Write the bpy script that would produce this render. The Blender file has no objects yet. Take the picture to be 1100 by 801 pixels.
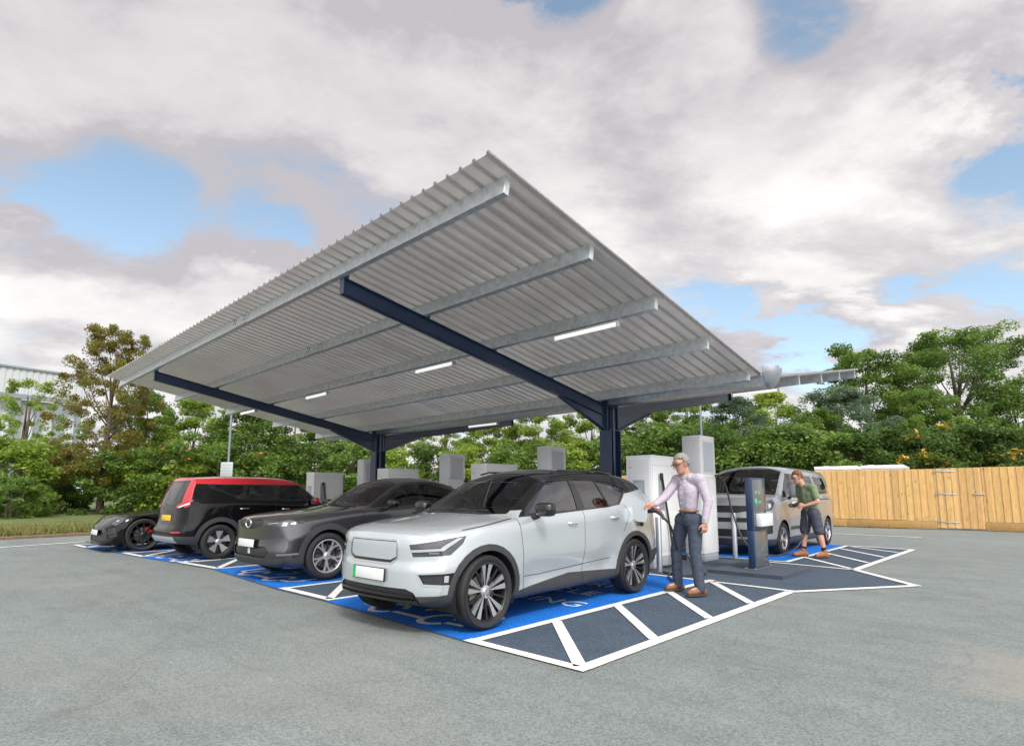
import bpy, bmesh, math, random
import numpy as np
from mathutils import Vector, Matrix, noise
from mathutils.bvhtree import BVHTree
random.seed(7)
SC = bpy.context.scene
COL = SC.collection
R = math.radians

# ------------------------------------------------------------------ helpers
def tag(o, label=None, cat=None, group=None, kind=None):
    if label: o['label'] = label
    if cat: o['category'] = cat
    if group: o['group'] = group
    if kind: o['kind'] = kind
    return o

def thing(name, label, cat, loc=(0, 0, 0), rz=0.0, group=None):
    o = bpy.data.objects.new(name, None)
    COL.objects.link(o)
    o.location = loc
    o.rotation_euler = (0, 0, rz)
    o.empty_display_size = 0.2
    return tag(o, label, cat, group)

def mesh_obj(name, me, mats, parent=None):
    o = bpy.data.objects.new(name, me)
    COL.objects.link(o)
    if not isinstance(mats, (list, tuple)):
        mats = [mats]
    for m in mats:
        me.materials.append(m)
    if parent: o.parent = parent
    return o

def copy_tree(o, parent=None):
    c = o.copy()
    COL.objects.link(c)
    c.parent = parent
    for ch in list(o.children):
        copy_tree(ch, c)
    return c

class MB:
    """collects shapes into one mesh object"""
    def __init__(s):
        s.bm = bmesh.new()
        s.mi = 0
    def _fin(s, faces):
        for f in faces: f.material_index = s.mi
    def box(s, x0, x1, y0, y1, z0, z1, bev=0.0, M=None):
        g = bmesh.ops.create_cube(s.bm, size=1.0)
        vs = g['verts']
        bmesh.ops.scale(s.bm, vec=(x1 - x0, y1 - y0, z1 - z0), verts=vs)
        bmesh.ops.translate(s.bm, vec=((x0 + x1) / 2, (y0 + y1) / 2, (z0 + z1) / 2), verts=vs)
        fs = list({f for v in vs for f in v.link_faces})
        if bev > 0:
            es = list({e for v in vs for e in v.link_edges})
            r = bmesh.ops.bevel(s.bm, geom=es, offset=bev, segments=2, profile=0.5, affect='EDGES')
            fs = r['faces']
            vs = list({v for f in fs for v in f.verts})
            fs = list({f for v in vs for f in v.link_faces})
            vs = list({v for f in fs for v in f.verts})
        if M is not None: bmesh.ops.transform(s.bm, matrix=M, verts=vs)
        s._fin(fs)
        return s
    def tube(s, pts, rad, n=8, cap=True):
        """swept tube; rad scalar or list"""
        P = [Vector(p) for p in pts]
        if not isinstance(rad, (list, tuple)): rad = [rad] * len(P)
        rings = []
        up = Vector((0.013, 0.021, 1))
        t0 = (P[1] - P[0]).normalized()
        a = t0.cross(up)
        if a.length < 1e-3: a = t0.cross(Vector((1, 0.1, 0)))
        a.normalize()
        for i, p in enumerate(P):
            if i == 0: t = P[1] - P[0]
            elif i == len(P) - 1: t = P[-1] - P[-2]
            else: t = (P[i + 1] - P[i]).normalized() + (P[i] - P[i - 1]).normalized()
            t.normalize()
            a = (a - t * a.dot(t)).normalized()
            b = t.cross(a)
            rings.append([s.bm.verts.new(p + (a * math.cos(2 * math.pi * k / n) + b * math.sin(2 * math.pi * k / n)) * rad[i]) for k in range(n)])
        fs = []
        for i in range(len(P) - 1):
            for k in range(n):
                fs.append(s.bm.faces.new((rings[i][k], rings[i][(k + 1) % n], rings[i + 1][(k + 1) % n], rings[i + 1][k])))
        for f in fs: f.smooth = True
        if cap:
            fs.append(s.bm.faces.new(rings[0][::-1])); fs.append(s.bm.faces.new(rings[-1]))
        s._fin(fs)
        return s
    def lathe(s, prof, n=32, axis='z', M=None):
        """prof: list of (r, h). axis along z, transformed by M"""
        rings = []
        vs = []
        for r, h in prof:
            if r < 1e-6:
                v = s.bm.verts.new((0, 0, h)); rings.append([v] * n); vs.append(v)
            else:
                ring = [s.bm.verts.new((r * math.cos(2 * math.pi * k / n), r * math.sin(2 * math.pi * k / n), h)) for k in range(n)]
                rings.append(ring); vs += ring
        fs = []
        for i in range(len(rings) - 1):
            for k in range(n):
                q = [rings[i][k], rings[i][(k + 1) % n], rings[i + 1][(k + 1) % n], rings[i + 1][k]]
                u = []
                for v in q:
                    if v not in u: u.append(v)
                if len(u) >= 3:
                    f = s.bm.faces.new(u); f.smooth = True; fs.append(f)
        if M is not None: bmesh.ops.transform(s.bm, matrix=M, verts=vs)
        s._fin(fs)
        return s
    def poly(s, pts, smooth=False):
        f = s.bm.faces.new([s.bm.verts.new(p) for p in pts])
        f.smooth = smooth
        s._fin([f])
        return s
    def prism(s, pts, ext, M=None):
        """pts: planar polygon (3d), ext: extrusion vector"""
        ext = Vector(ext)
        a = [s.bm.verts.new(p) for p in pts]
        b = [s.bm.verts.new(Vector(p) + ext) for p in pts]
        n = len(a)
        fs = [s.bm.faces.new(a[::-1]), s.bm.faces.new(b)]
        for i in range(n):
            fs.append(s.bm.faces.new((a[i], a[(i + 1) % n], b[(i + 1) % n], b[i])))
        if M is not None: bmesh.ops.transform(s.bm, matrix=M, verts=a + b)
        s._fin(fs)
        return s
    def build(s, name, mats, parent=None, angle=35, recalc=True):
        if recalc: bmesh.ops.recalc_face_normals(s.bm, faces=s.bm.faces[:])
        me = bpy.data.meshes.new(name)
        s.bm.to_mesh(me); s.bm.free()
        if angle is not None:
            for p in me.polygons: p.use_smooth = True
            me.set_sharp_from_angle(angle=R(angle))
        return mesh_obj(name, me, mats, parent)

# ------------------------------------------------------------------ materials
def nd(nt, typ, **kw):
    n = nt.nodes.new(typ)
    for k, v in kw.items():
        if k in n.inputs: n.inputs[k].default_value = v
        else: setattr(n, k, v)
    return n

def mat(name, col, rough=0.5, metal=0.0, coat=0.0, spec=0.5, var=0.08, vscale=6.0, bump=0.0, bscale=60.0, back=None, emit=None, coord='Object', rvar=0.0, coatr=0.03):
    m = bpy.data.materials.new(name)
    m.use_nodes = True
    nt = m.node_tree
    b = nt.nodes['Principled BSDF']
    out = nt.nodes['Material Output']
    tc = nd(nt, 'ShaderNodeTexCoord')
    nz = nd(nt, 'ShaderNodeTexNoise', Scale=vscale, Detail=4.0)
    nt.links.new(tc.outputs[coord], nz.inputs['Vector'])
    mr = nd(nt, 'ShaderNodeMapRange')
    mr.inputs['To Min'].default_value = 1 - var * 2; mr.inputs['To Max'].default_value = 1 + var * 2
    nt.links.new(nz.outputs['Fac'], mr.inputs['Value'])
    mx = nd(nt, 'ShaderNodeMix', data_type='RGBA', blend_type='MULTIPLY')
    mx.inputs['Factor'].default_value = 1.0
    mx.inputs['A'].default_value = (*col, 1)
    nt.links.new(mr.outputs['Result'], mx.inputs['B'])
    nt.links.new(mx.outputs['Result'], b.inputs['Base Color'])
    b.inputs['Roughness'].default_value = rough
    if rvar:
        mr2 = nd(nt, 'ShaderNodeMapRange')
        mr2.inputs['To Min'].default_value = max(0.02, rough - rvar); mr2.inputs['To Max'].default_value = rough + rvar
        nz2 = nd(nt, 'ShaderNodeTexNoise', Scale=vscale * 2.3, Detail=5.0)
        nt.links.new(tc.outputs[coord], nz2.inputs['Vector'])
        nt.links.new(nz2.outputs['Fac'], mr2.inputs['Value'])
        nt.links.new(mr2.outputs['Result'], b.inputs['Roughness'])
    b.inputs['Metallic'].default_value = metal
    b.inputs['Coat Weight'].default_value = coat
    b.inputs['Coat Roughness'].default_value = coatr
    b.inputs['Specular IOR Level'].default_value = spec
    if bump:
        nb = nd(nt, 'ShaderNodeTexNoise', Scale=bscale, Detail=6.0)
        nt.links.new(tc.outputs[coord], nb.inputs['Vector'])
        bp = nd(nt, 'ShaderNodeBump', Strength=bump, Distance=0.02)
        nt.links.new(nb.outputs['Fac'], bp.inputs['Height'])
        nt.links.new(bp.outputs['Normal'], b.inputs['Normal'])
    if emit:
        b.inputs['Emission Color'].default_value = (*emit[0], 1)
        b.inputs['Emission Strength'].default_value = emit[1]
    if back is not None:   # inside lining of a body shell
        geo = nd(nt, 'ShaderNodeNewGeometry')
        d = nd(nt, 'ShaderNodeBsdfDiffuse', Color=(*back, 1))
        ms = nd(nt, 'ShaderNodeMixShader')
        nt.links.new(geo.outputs['Backfacing'], ms.inputs[0])
        nt.links.new(b.outputs[0], ms.inputs[1]); nt.links.new(d.outputs[0], ms.inputs[2])
        nt.links.new(ms.outputs[0], out.inputs['Surface'])
    return m

def glass_mat(name, tint, refl=1.0, rough=0.01, ior=1.65):
    m = bpy.data.materials.new(name); m.use_nodes = True
    nt = m.node_tree; nt.nodes.clear()
    out = nd(nt, 'ShaderNodeOutputMaterial')
    tr = nd(nt, 'ShaderNodeBsdfTransparent', Color=(*tint, 1))
    gl = nd(nt, 'ShaderNodeBsdfGlossy', Color=(refl, refl, refl, 1), Roughness=rough)
    fr = nd(nt, 'ShaderNodeFresnel', IOR=ior)
    ms = nd(nt, 'ShaderNodeMixShader')
    nt.links.new(fr.outputs[0], ms.inputs[0]); nt.links.new(tr.outputs[0], ms.inputs[1]); nt.links.new(gl.outputs[0], ms.inputs[2])
    nt.links.new(ms.outputs[0], out.inputs['Surface'])
    return m

M = {}
M['galv'] = mat('galvanised_steel', (0.66, 0.70, 0.73), rough=0.36, metal=0.6, var=0.2, vscale=14, rvar=0.12)
M['sheet'] = mat('roof_sheet_steel', (0.71, 0.70, 0.685), rough=0.33, metal=0.6, var=0.05, vscale=1.5, rvar=0.08)
M['navy'] = mat('navy_paint', (0.016, 0.040, 0.098), rough=0.36, coat=0.2, var=0.1)
M['white'] = mat('white_enamel', (0.86, 0.87, 0.87), rough=0.35, coat=0.2, var=0.02)
M['cabgrey'] = mat('cabinet_grey_white', (0.76, 0.785, 0.79), rough=0.38, coat=0.2, var=0.03)
M['dgrey'] = mat('dark_grey_plinth', (0.12, 0.13, 0.14), rough=0.6, var=0.1)
M['mgrey'] = mat('mid_grey', (0.35, 0.38, 0.40), rough=0.5, var=0.05)
M['black'] = mat('black_plastic', (0.022, 0.023, 0.025), rough=0.45, var=0.15)
M['blackgl'] = mat('black_gloss', (0.008, 0.008, 0.010), rough=0.12, coat=0.6, var=0.05)
M['screen'] = mat('dark_screen', (0.03, 0.035, 0.04), rough=0.08, coat=0.8, var=0.02)
M['screenblue'] = mat('grey_blue_screen', (0.42, 0.48, 0.53), rough=0.15, coat=0.5, var=0.03)
M['polegrey'] = mat('weathered_pole_steel', (0.22, 0.26, 0.29), rough=0.5, metal=0.3, var=.1)
M['lamp'] = mat('lit_tube', (0.9, 0.9, 0.9), rough=0.4, emit=((1.0, 0.98, 0.94), 0.45))
M['rubber'] = mat('rubber', (0.018, 0.018, 0.019), rough=0.75, var=0.15, bump=0.15, bscale=120)
M['steel'] = mat('brushed_steel', (0.48, 0.52, 0.56), rough=0.32, metal=0.8, var=0.06, vscale=9)
M['bolt'] = mat('dark_bolt', (0.06, 0.06, 0.065), rough=0.5, metal=0.5)
M['red'] = mat('red_plastic', (0.5, 0.02, 0.03), rough=0.35, coat=0.3)
M['greentxt'] = mat('green_screen_print', (0.05, 0.55, 0.32), rough=0.4, emit=((0.1, 0.9, 0.5), 0.08))
# ------------------------------------------------------------------ render settings, camera, sky, sun
SC.view_settings.view_transform = 'Standard'
try: SC.view_settings.look = 'None'
except Exception: pass
SC.view_settings.gamma = 1.0
SC.view_settings.exposure = 0.72
SC.cycles.max_bounces = 8
SC.cycles.transparent_max_bounces = 16
SC.cycles.caustics_reflective = False
SC.cycles.caustics_refractive = False
SC.cycles.sample_clamp_indirect = 6.0

cam_d = bpy.data.cameras.new('Camera')
cam = bpy.data.objects.new('Camera', cam_d)
COL.objects.link(cam)
cam_d.sensor_width = 36.0
cam_d.lens = 620.93 / 1100 * 36.0
cam_d.shift_y = 49.5 / 1100
cam_d.clip_start = 0.05
cam_d.clip_end = 2000
cam.location = (0, 0, 1.235)
pitch = 7.3415
cam.rotation_euler = (R(90 + pitch), 0, R(43.0582))
SC.camera = cam

SUN_EL, SUN_AZ = 48.0, 118.0      # azimuth clockwise from +Y: the sun stands to the right and a little behind the camera
w = bpy.data.worlds.new('World'); SC.world = w
w.use_nodes = True
nt = w.node_tree; nt.nodes.clear()
wo = nd(nt, 'ShaderNodeOutputWorld')
sky = nd(nt, 'ShaderNodeTexSky')
sky.sky_type = 'NISHITA'; sky.sun_disc = False
sky.sun_elevation = R(SUN_EL); sky.sun_rotation = R(SUN_AZ)
sky.altitude = 100; sky.air_density = 1.0; sky.dust_density = 0.6; sky.ozone_density = 2.0
bg1 = nd(nt, 'ShaderNodeBackground', Strength=0.12)
hs = nd(nt, 'ShaderNodeHueSaturation', Saturation=.80, Value=1.12, Hue=.485); nt.links.new(sky.outputs[0], hs.inputs['Color']); nt.links.new(hs.outputs[0], bg1.inputs['Color'])
tc = nd(nt, 'ShaderNodeTexCoord')
sep = nd(nt, 'ShaderNodeSeparateXYZ'); nt.links.new(tc.outputs['Generated'], sep.inputs[0])
def math_n(op, a, b=None, clamp=False):
    n = nd(nt, 'ShaderNodeMath', operation=op); n.use_clamp = clamp
    for i, v in enumerate((a, b)):
        if v is None: continue
        if isinstance(v, (int, float)): n.inputs[i].default_value = v
        else: nt.links.new(v, n.inputs[i])
    return n.outputs[0]
zc = math_n('MAXIMUM', sep.outputs['Z'], 0.0)
den = math_n('ADD', zc, 0.22)
sx_ = math_n('ADD', math_n('MULTIPLY', sep.outputs['X'], .7307), math_n('MULTIPLY', sep.outputs['Y'], .6827))   # cloud streets lie across this bearing
sy_ = math_n('ADD', math_n('MULTIPLY', sep.outputs['X'], -.6827), math_n('MULTIPLY', sep.outputs['Y'], .7307))
px = math_n('MULTIPLY', math_n('DIVIDE', sx_, den), .80); py = math_n('MULTIPLY', math_n('DIVIDE', sy_, den), 1.08)
cmb = nd(nt, 'ShaderNodeCombineXYZ')
nt.links.new(px, cmb.inputs[0]); nt.links.new(py, cmb.inputs[1])
def cloud_noise(scale, off, detail=9.0, rough=0.56, dist=0.25):
    mp = nd(nt, 'ShaderNodeMapping'); mp.inputs['Location'].default_value = off
    nt.links.new(cmb.outputs[0], mp.inputs[0])
    n = nd(nt, 'ShaderNodeTexNoise', Scale=scale, Detail=detail, Roughness=rough, Distortion=dist)
    nt.links.new(mp.outputs[0], n.inputs['Vector'])
    return n.outputs['Fac']
def ramp(v, a, b):
    n = nd(nt, 'ShaderNodeMapRange'); n.interpolation_type = 'SMOOTHSTEP'
    n.inputs['From Min'].default_value = a; n.inputs['From Max'].default_value = b
    nt.links.new(v, n.inputs['Value']); return n.outputs['Result']
OFF = (3.1, 7.4, 0.0)
cov = cloud_noise(1.12, OFF, detail=11, rough=.60, dist=.15)
def skydir(px_, py_):      # a direction in the sky, given as (bearing from +Y to the left, elevation) in degrees
    a, e = R(px_), R(py_); return (-math.sin(a) * math.cos(e), math.cos(a) * math.cos(e), math.sin(e))
def lobe(bearing, elev, r0, r1, amt):
    d = nd(nt, 'ShaderNodeVectorMath', operation='DOT_PRODUCT'); nt.links.new(tc.outputs['Generated'], d.inputs[0]); d.inputs[1].default_value = skydir(bearing, elev)
    return math_n('MULTIPLY', ramp(d.outputs['Value'], math.cos(R(r1)), math.cos(R(r0))), amt)
gaps = None
for g_ in ((49, 47, 1, 8, .27), (38, 47.5, 1, 8, .24), (13, 40, 1, 6, .17), (-2, 28, 2, 10, .27), (78, 23, 1, 7, .19), (67, 22.5, 1, 6, .17), (88, 21, 1, 7, .16), (15, 15.5, 2, 9, .22), (25, 16.5, 1, 7, .18), (4, 15, 1, 7, .16)):
    l_ = lobe(*g_); gaps = l_ if gaps is None else math_n('ADD', gaps, l_)
gmod = ramp(cloud_noise(2.2, (5.0, 1.0, 0), detail=10, rough=.65), .36, .60)
cov = math_n('SUBTRACT', cov, math_n('MULTIPLY', gaps, math_n('ADD', math_n('MULTIPLY', gmod, 1.25), -.05)))
mask = ramp(cov, 0.29, 0.425)
# light and grey parts of the cloud layer: compare the density with the density a step towards the sun
cov2 = cloud_noise(1.12, (OFF[0] - 0.07, OFF[1] + 0.17, 0), detail=11, rough=.60, dist=.15)
dif = math_n('SUBTRACT', cov, cov2)
lit = ramp(dif, -0.11, 0.09)
thick = ramp(cloud_noise(0.9, (11.0, 2.0, 0.0), detail=7), 0.38, 0.66)
shade = math_n('SUBTRACT', math_n('ADD', math_n('MULTIPLY', lit, 0.62), math_n('MULTIPLY', thick, 0.38)), math_n('ADD', lobe(72, 38, 4, 34, .26), lobe(22, 36, 2, 14, .18)))
fluff = math_n('SUBTRACT', cloud_noise(4.2, (2.0, 9.0, 0), detail=10, rough=.66, dist=.3), .5)
shade = math_n('ADD', shade, math_n('MULTIPLY', fluff, .95), True)
ccol = nd(nt, 'ShaderNodeMix', data_type='RGBA')
ccol.inputs['A'].default_value = (0.395, 0.372, 0.392, 1)
ccol.inputs['B'].default_value = (0.735, 0.71, 0.69, 1)
nt.links.new(shade, ccol.inputs['Factor'])
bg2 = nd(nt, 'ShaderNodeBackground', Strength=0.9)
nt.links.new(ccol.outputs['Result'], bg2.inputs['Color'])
# unseen cloud around the sun, behind the camera, brightened as added front fill
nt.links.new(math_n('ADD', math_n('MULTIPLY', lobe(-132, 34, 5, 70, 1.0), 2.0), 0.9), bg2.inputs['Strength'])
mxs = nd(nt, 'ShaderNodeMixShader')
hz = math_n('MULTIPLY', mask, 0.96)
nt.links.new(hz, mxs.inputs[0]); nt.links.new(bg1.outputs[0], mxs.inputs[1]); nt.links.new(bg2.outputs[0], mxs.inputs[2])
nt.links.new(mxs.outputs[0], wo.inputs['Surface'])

sd = bpy.data.lights.new('sun', 'SUN'); so = bpy.data.objects.new('sun', sd); COL.objects.link(so)
sd.energy = 1.5; sd.angle = R(12); sd.color = (1.0, 0.95, 0.88)
dirv = Vector((math.sin(R(SUN_AZ)) * math.cos(R(SUN_EL)), math.cos(R(SUN_AZ)) * math.cos(R(SUN_EL)), math.sin(R(SUN_EL))))
sd.energy = 1.5
so.rotation_euler = dirv.to_track_quat('Z', 'Y').to_euler()

# ------------------------------------------------------------------ ground
def asphalt(name, c0, c1, patch=True, spk=0.5, wear=False):
    m = bpy.data.materials.new(name); m.use_nodes = True
    nt = m.node_tree; b = nt.nodes['Principled BSDF']
    tc = nd(nt, 'ShaderNodeTexCoord')
    def nz(scale, detail=5.0, rough=0.6):
        n = nd(nt, 'ShaderNodeTexNoise', Scale=scale, Detail=detail, Roughness=rough)
        nt.links.new(tc.outputs['Object'], n.inputs['Vector']); return n.outputs['Fac']
    def rmp(v, a, b_, lo=0.0, hi=1.0):
        n = nd(nt, 'ShaderNodeMapRange'); n.inputs['From Min'].default_value = a; n.inputs['From Max'].default_value = b_
        n.inputs['To Min'].default_value = lo; n.inputs['To Max'].default_value = hi
        nt.links.new(v, n.inputs['Value']); return n.outputs['Result']
    def mix(f, a, b_, mode='MIX'):
        n = nd(nt, 'ShaderNodeMix', data_type='RGBA', blend_type=mode)
        for s, v in (('Factor', f), ('A', a), ('B', b_)):
            if isinstance(v, (int, float)): n.inputs[s].default_value = v
            elif isinstance(v, tuple): n.inputs[s].default_value = (*v, 1)
            else: nt.links.new(v, n.inputs[s])
        return n.outputs['Result']
    base = mix(rmp(nz(0.35, 6), 0.35, 0.65), c0, c1)
    base = mix(rmp(nz(0.9, 7, 0.75), 0.45, 0.68, 0, 0.35), base, tuple(v * .80 for v in c0))
    base = mix(rmp(nz(2.2, 8, 0.7), 0.3, 0.7, 0, 0.5), base, tuple(v * 1.22 for v in c1))
    ms_ = nd(nt, 'ShaderNodeMapping'); ms_.inputs['Scale'].default_value = (.22, 2.6, 1); ms_.inputs['Rotation'].default_value = (0, 0, R(8)); nt.links.new(tc.outputs['Object'], ms_.inputs[0])
    ns_ = nd(nt, 'ShaderNodeTexNoise', Scale=1.3, Detail=7.0, Roughness=.65); nt.links.new(ms_.outputs[0], ns_.inputs['Vector'])
    base = mix(rmp(ns_.outputs['Fac'], .48, .70, 0, .30), base, tuple(v * .70 for v in c0))
    # worn aggregate: small stones, light and dark
    vo = nd(nt, 'ShaderNodeTexVoronoi', Scale=95.0); nt.links.new(tc.outputs['Object'], vo.inputs['Vector'])
    sp = nd(nt, 'ShaderNodeSeparateColor'); nt.links.new(vo.outputs['Color'], sp.inputs[0])
    st = rmp(sp.outputs['Red'], 0.0, 1.0, 1 - spk, 1 + spk)
    base = mix(1.0, base, st, 'MULTIPLY')
    fine = rmp(nz(260, 3), 0.3, 0.7, 0.8, 1.2)
    base = mix(1.0, base, fine, 'MULTIPLY')
    if patch:
        br = rmp(nz(0.21, 6, 0.7), 0.55, 0.75, 0, 0.32)
        base = mix(br, base, (0.33, 0.29, 0.23))
        # two worn places near the right front: a sandy stain and a dark repaired rectangle
        sx = nd(nt, 'ShaderNodeSeparateXYZ'); nt.links.new(tc.outputs['Object'], sx.inputs[0])
        def blob(cx, cy, ax, ay, hard, edge):
            n1 = nd(nt, 'ShaderNodeMath', operation='SUBTRACT'); nt.links.new(sx.outputs['X'], n1.inputs[0]); n1.inputs[1].default_value = cx
            n2 = nd(nt, 'ShaderNodeMath', operation='SUBTRACT'); nt.links.new(sx.outputs['Y'], n2.inputs[0]); n2.inputs[1].default_value = cy
            # rotate into patch axes
            ca, sa = math.cos(R(43)), math.sin(R(43))
            def lin(a, b2):
                p = nd(nt, 'ShaderNodeMath', operation='MULTIPLY'); nt.links.new(n1.outputs[0], p.inputs[0]); p.inputs[1].default_value = a
                q = nd(nt, 'ShaderNodeMath', operation='MULTIPLY'); nt.links.new(n2.outputs[0], q.inputs[0]); q.inputs[1].default_value = b2
                s_ = nd(nt, 'ShaderNodeMath', operation='ADD'); nt.links.new(p.outputs[0], s_.inputs[0]); nt.links.new(q.outputs[0], s_.inputs[1])
                ab = nd(nt, 'ShaderNodeMath', operation='ABSOLUTE'); nt.links.new(s_.outputs[0], ab.inputs[0]); return ab.outputs[0]
            u = lin(ca / ax, sa / ax); v = lin(-sa / ay, ca / ay)
            if hard:
                d = nd(nt, 'ShaderNodeMath', operation='MAXIMUM')
            else:
                d = nd(nt, 'ShaderNodeMath', operation='ADD')
            nt.links.new(u, d.inputs[0]); nt.links.new(v, d.inputs[1])
            wob = rmp(nz(3.0, 6), 0.0, 1.0, -0.25, 0.25)
            s3 = nd(nt, 'ShaderNodeMath', operation='ADD'); nt.links.new(d.outputs[0], s3.inputs[0]); nt.links.new(wob, s3.inputs[1])
            return rmp(s3.outputs[0], 1.0 + edge, 1.0 - edge)
        b1 = nd(nt, 'ShaderNodeMath', operation='MULTIPLY'); nt.links.new(blob(0.08, 5.35, 0.75, 0.95, False, 0.5), b1.inputs[0]); b1.inputs[1].default_value = 0.55
        base = mix(b1.outputs[0], base, (0.30, 0.275, 0.24))
        b2_ = nd(nt, 'ShaderNodeMath', operation='MULTIPLY'); nt.links.new(blob(0.21, 3.95, 0.24, 0.42, True, 0.1), b2_.inputs[0]); b2_.inputs[1].default_value = 0.35
        base = mix(b2_.outputs[0], base, (0.10, 0.105, 0.105))
        # fine cracks
        vc = nd(nt, 'ShaderNodeTexVoronoi', Scale=0.33, feature='DISTANCE_TO_EDGE')
        dn = nd(nt, 'ShaderNodeTexNoise', Scale=1.6, Detail=6.0)
        nt.links.new(tc.outputs['Object'], dn.inputs['Vector'])
        mv = nd(nt, 'ShaderNodeVectorMath', operation='MULTIPLY_ADD'); mv.inputs[1].default_value = (0.8, 0.8, 0)
        nt.links.new(dn.outputs['Color'], mv.inputs[0]); nt.links.new(tc.outputs['Object'], mv.inputs[2])
        nt.links.new(mv.outputs[0], vc.inputs['Vector'])
        ck = rmp(vc.outputs['Distance'], 0.0, 0.006, 0.22, 0.0)
        base = mix(ck, base, (0.08, 0.08, 0.08))
    if wear:
        wn = rmp(nz(14, 8, .75), .60, .68, 0, 1.0); wb = rmp(nz(1.1, 4), .40, .62, .15, 1.0)
        wm = nd(nt, 'ShaderNodeMath', operation='MULTIPLY'); nt.links.new(wn, wm.inputs[0]); nt.links.new(wb, wm.inputs[1])
        base = mix(wm.outputs[0], base, (0.13, 0.145, 0.15))
        base = mix(rmp(nz(.8, 6, .7), .45, .75, 0, .22), base, (0.12, 0.13, 0.135))
    nt.links.new(base, b.inputs['Base Color'])
    b.inputs['Roughness'].default_value = 0.88
    b.inputs['Specular IOR Level'].default_value = 0.3
    bp = nd(nt, 'ShaderNodeBump', Strength=0.5, Distance=0.006)
    nt.links.new(st, bp.inputs['Height']); nt.links.new(bp.outputs['Normal'], b.inputs['Normal'])
    return m
M['asphalt'] = asphalt('worn_grey_asphalt', (0.152, 0.176, 0.174), (0.194, 0.219, 0.214), spk=.27)
M['darktar'] = asphalt('dark_blue_grey_surfacing', (0.048, 0.070, 0.100), (0.066, 0.092, 0.126), patch=False, spk=0.35)
M['blue'] = asphalt('blue_bay_paint', (0.003, 0.125, 0.50), (0.008, 0.155, 0.60), patch=False, spk=0.32)
M['line'] = asphalt('white_line_paint', (0.66, 0.66, 0.64), (0.78, 0.78, 0.76), patch=False, spk=0.18, wear=True)
M['symbol'] = asphalt('worn_white_symbol_paint', (0.62, 0.66, 0.68), (0.74, 0.78, 0.79), patch=False, spk=0.3)

g = MB(); g.poly([(-600, -300, 0), (600, -300, 0), (600, 900, 0), (-600, 900, 0)])
tag(g.build('ground', M['asphalt'], angle=None), kind='structure')

# coloured bay surfacing: dark sheet under the hatched strips and the island, blue sheets over it
def ysh(x):  # front edge of the bays follows the canopy line
    return 3.42
dk = MB()
dk.poly([(-17.4, 3.12, .003), (-16.5, 3.16, .003), (-14.35, 3.40, .003), (-13.3, 3.46, .003), (-11.65, 3.63, .003), (-10.25, 3.75, .003), (-7.5, 3.55, .003), (-6.33, 3.55, .003), (-3.74, 3.42, .003), (-2.53, 3.42, .003), (-2.53, 7.92, .003), (-1.49, 9.56, .003), (-2.49, 10.84, .003), (-2.44, 15.61, .003), (-3.73, 15.75, .003), (-17.2, 16.0, .003)])
tag(dk.build('island_surfacing', M['darktar'], angle=None), kind='structure')
bl = MB()
bays = [(-6.33, -3.74), (-10.25, -7.50), (-13.30, -11.65), (-16.5, -14.35)]
bay_front = [(3.58, 3.44), (3.78, 3.60), (3.48, 3.66), (3.18, 3.42)]
bays_far = [(-6.33, -3.72), (-10.1, -7.45), (-13.9, -11.2), (-17.6, -15.0)]
for (a, b), (fa, fb) in zip(bays, bay_front):
    bl.poly([(a, fa, .006), (b, fb, .006), (b, 8.12, .006), (a, 8.16, .006)])
for a, b in bays_far:
    bl.poly([(a, 11.3, .006), (b, 11.3, .006), (b, 15.7, .006), (a, 15.75, .006)])
tag(bl.build('parking_bay_surface', M['blue'], angle=None), kind='structure')

ln = MB()
def line(a, b, w=0.1, z=.009):
    a = Vector((a[0], a[1], 0)); b = Vector((b[0], b[1], 0)); d = (b - a).normalized(); n = Vector((-d.y, d.x, 0)) * w / 2
    ln.poly([(a + n + Vector((0, 0, z))), (b + n + Vector((0, 0, z))), (b - n + Vector((0, 0, z))), (a - n + Vector((0, 0, z)))][::-1])
z2 = .0115
line((-3.70, 3.44), (-3.72, 8.2))
line((-2.57, 3.46), (-2.57, 7.90), .115)
line((-3.76, 3.47), (-2.51, 3.46), .10, z2)
for a, b in [((-3.66, 4.55), (-2.60, 3.50)), ((-3.69, 5.66), (-2.60, 4.56)), ((-3.69, 6.86), (-2.62, 5.68)), ((-3.66, 8.04), (-2.62, 6.76))]:
    line(a, b, .10, z2)
line((-4.9, 8.13), (-2.53, 7.96), .085, z2)
line((-2.56, 7.90), (-1.50, 9.56), .11)
line((-1.46, 9.52), (-2.53, 10.88), .11, z2)
line((-2.51, 10.84), (-2.44, 15.61), .11)
line((-2.40, 15.60), (-3.76, 15.66), .09, z2)
line((-3.70, 11.28), (-3.75, 15.7), .09)
line((-3.95, 11.02), (-2.50, 10.84), .08, z2)
for a, b in [((-3.66, 12.25), (-2.60, 10.98)), ((-3.68, 13.56), (-2.56, 12.08)), ((-3.68, 14.79), (-2.56, 13.35)), ((-3.62, 15.5), (-2.54, 14.6))]:
    line(a, b, .08, z2)
line((-6.3, 11.22), (-3.7, 11.26), .08, z2)
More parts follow.
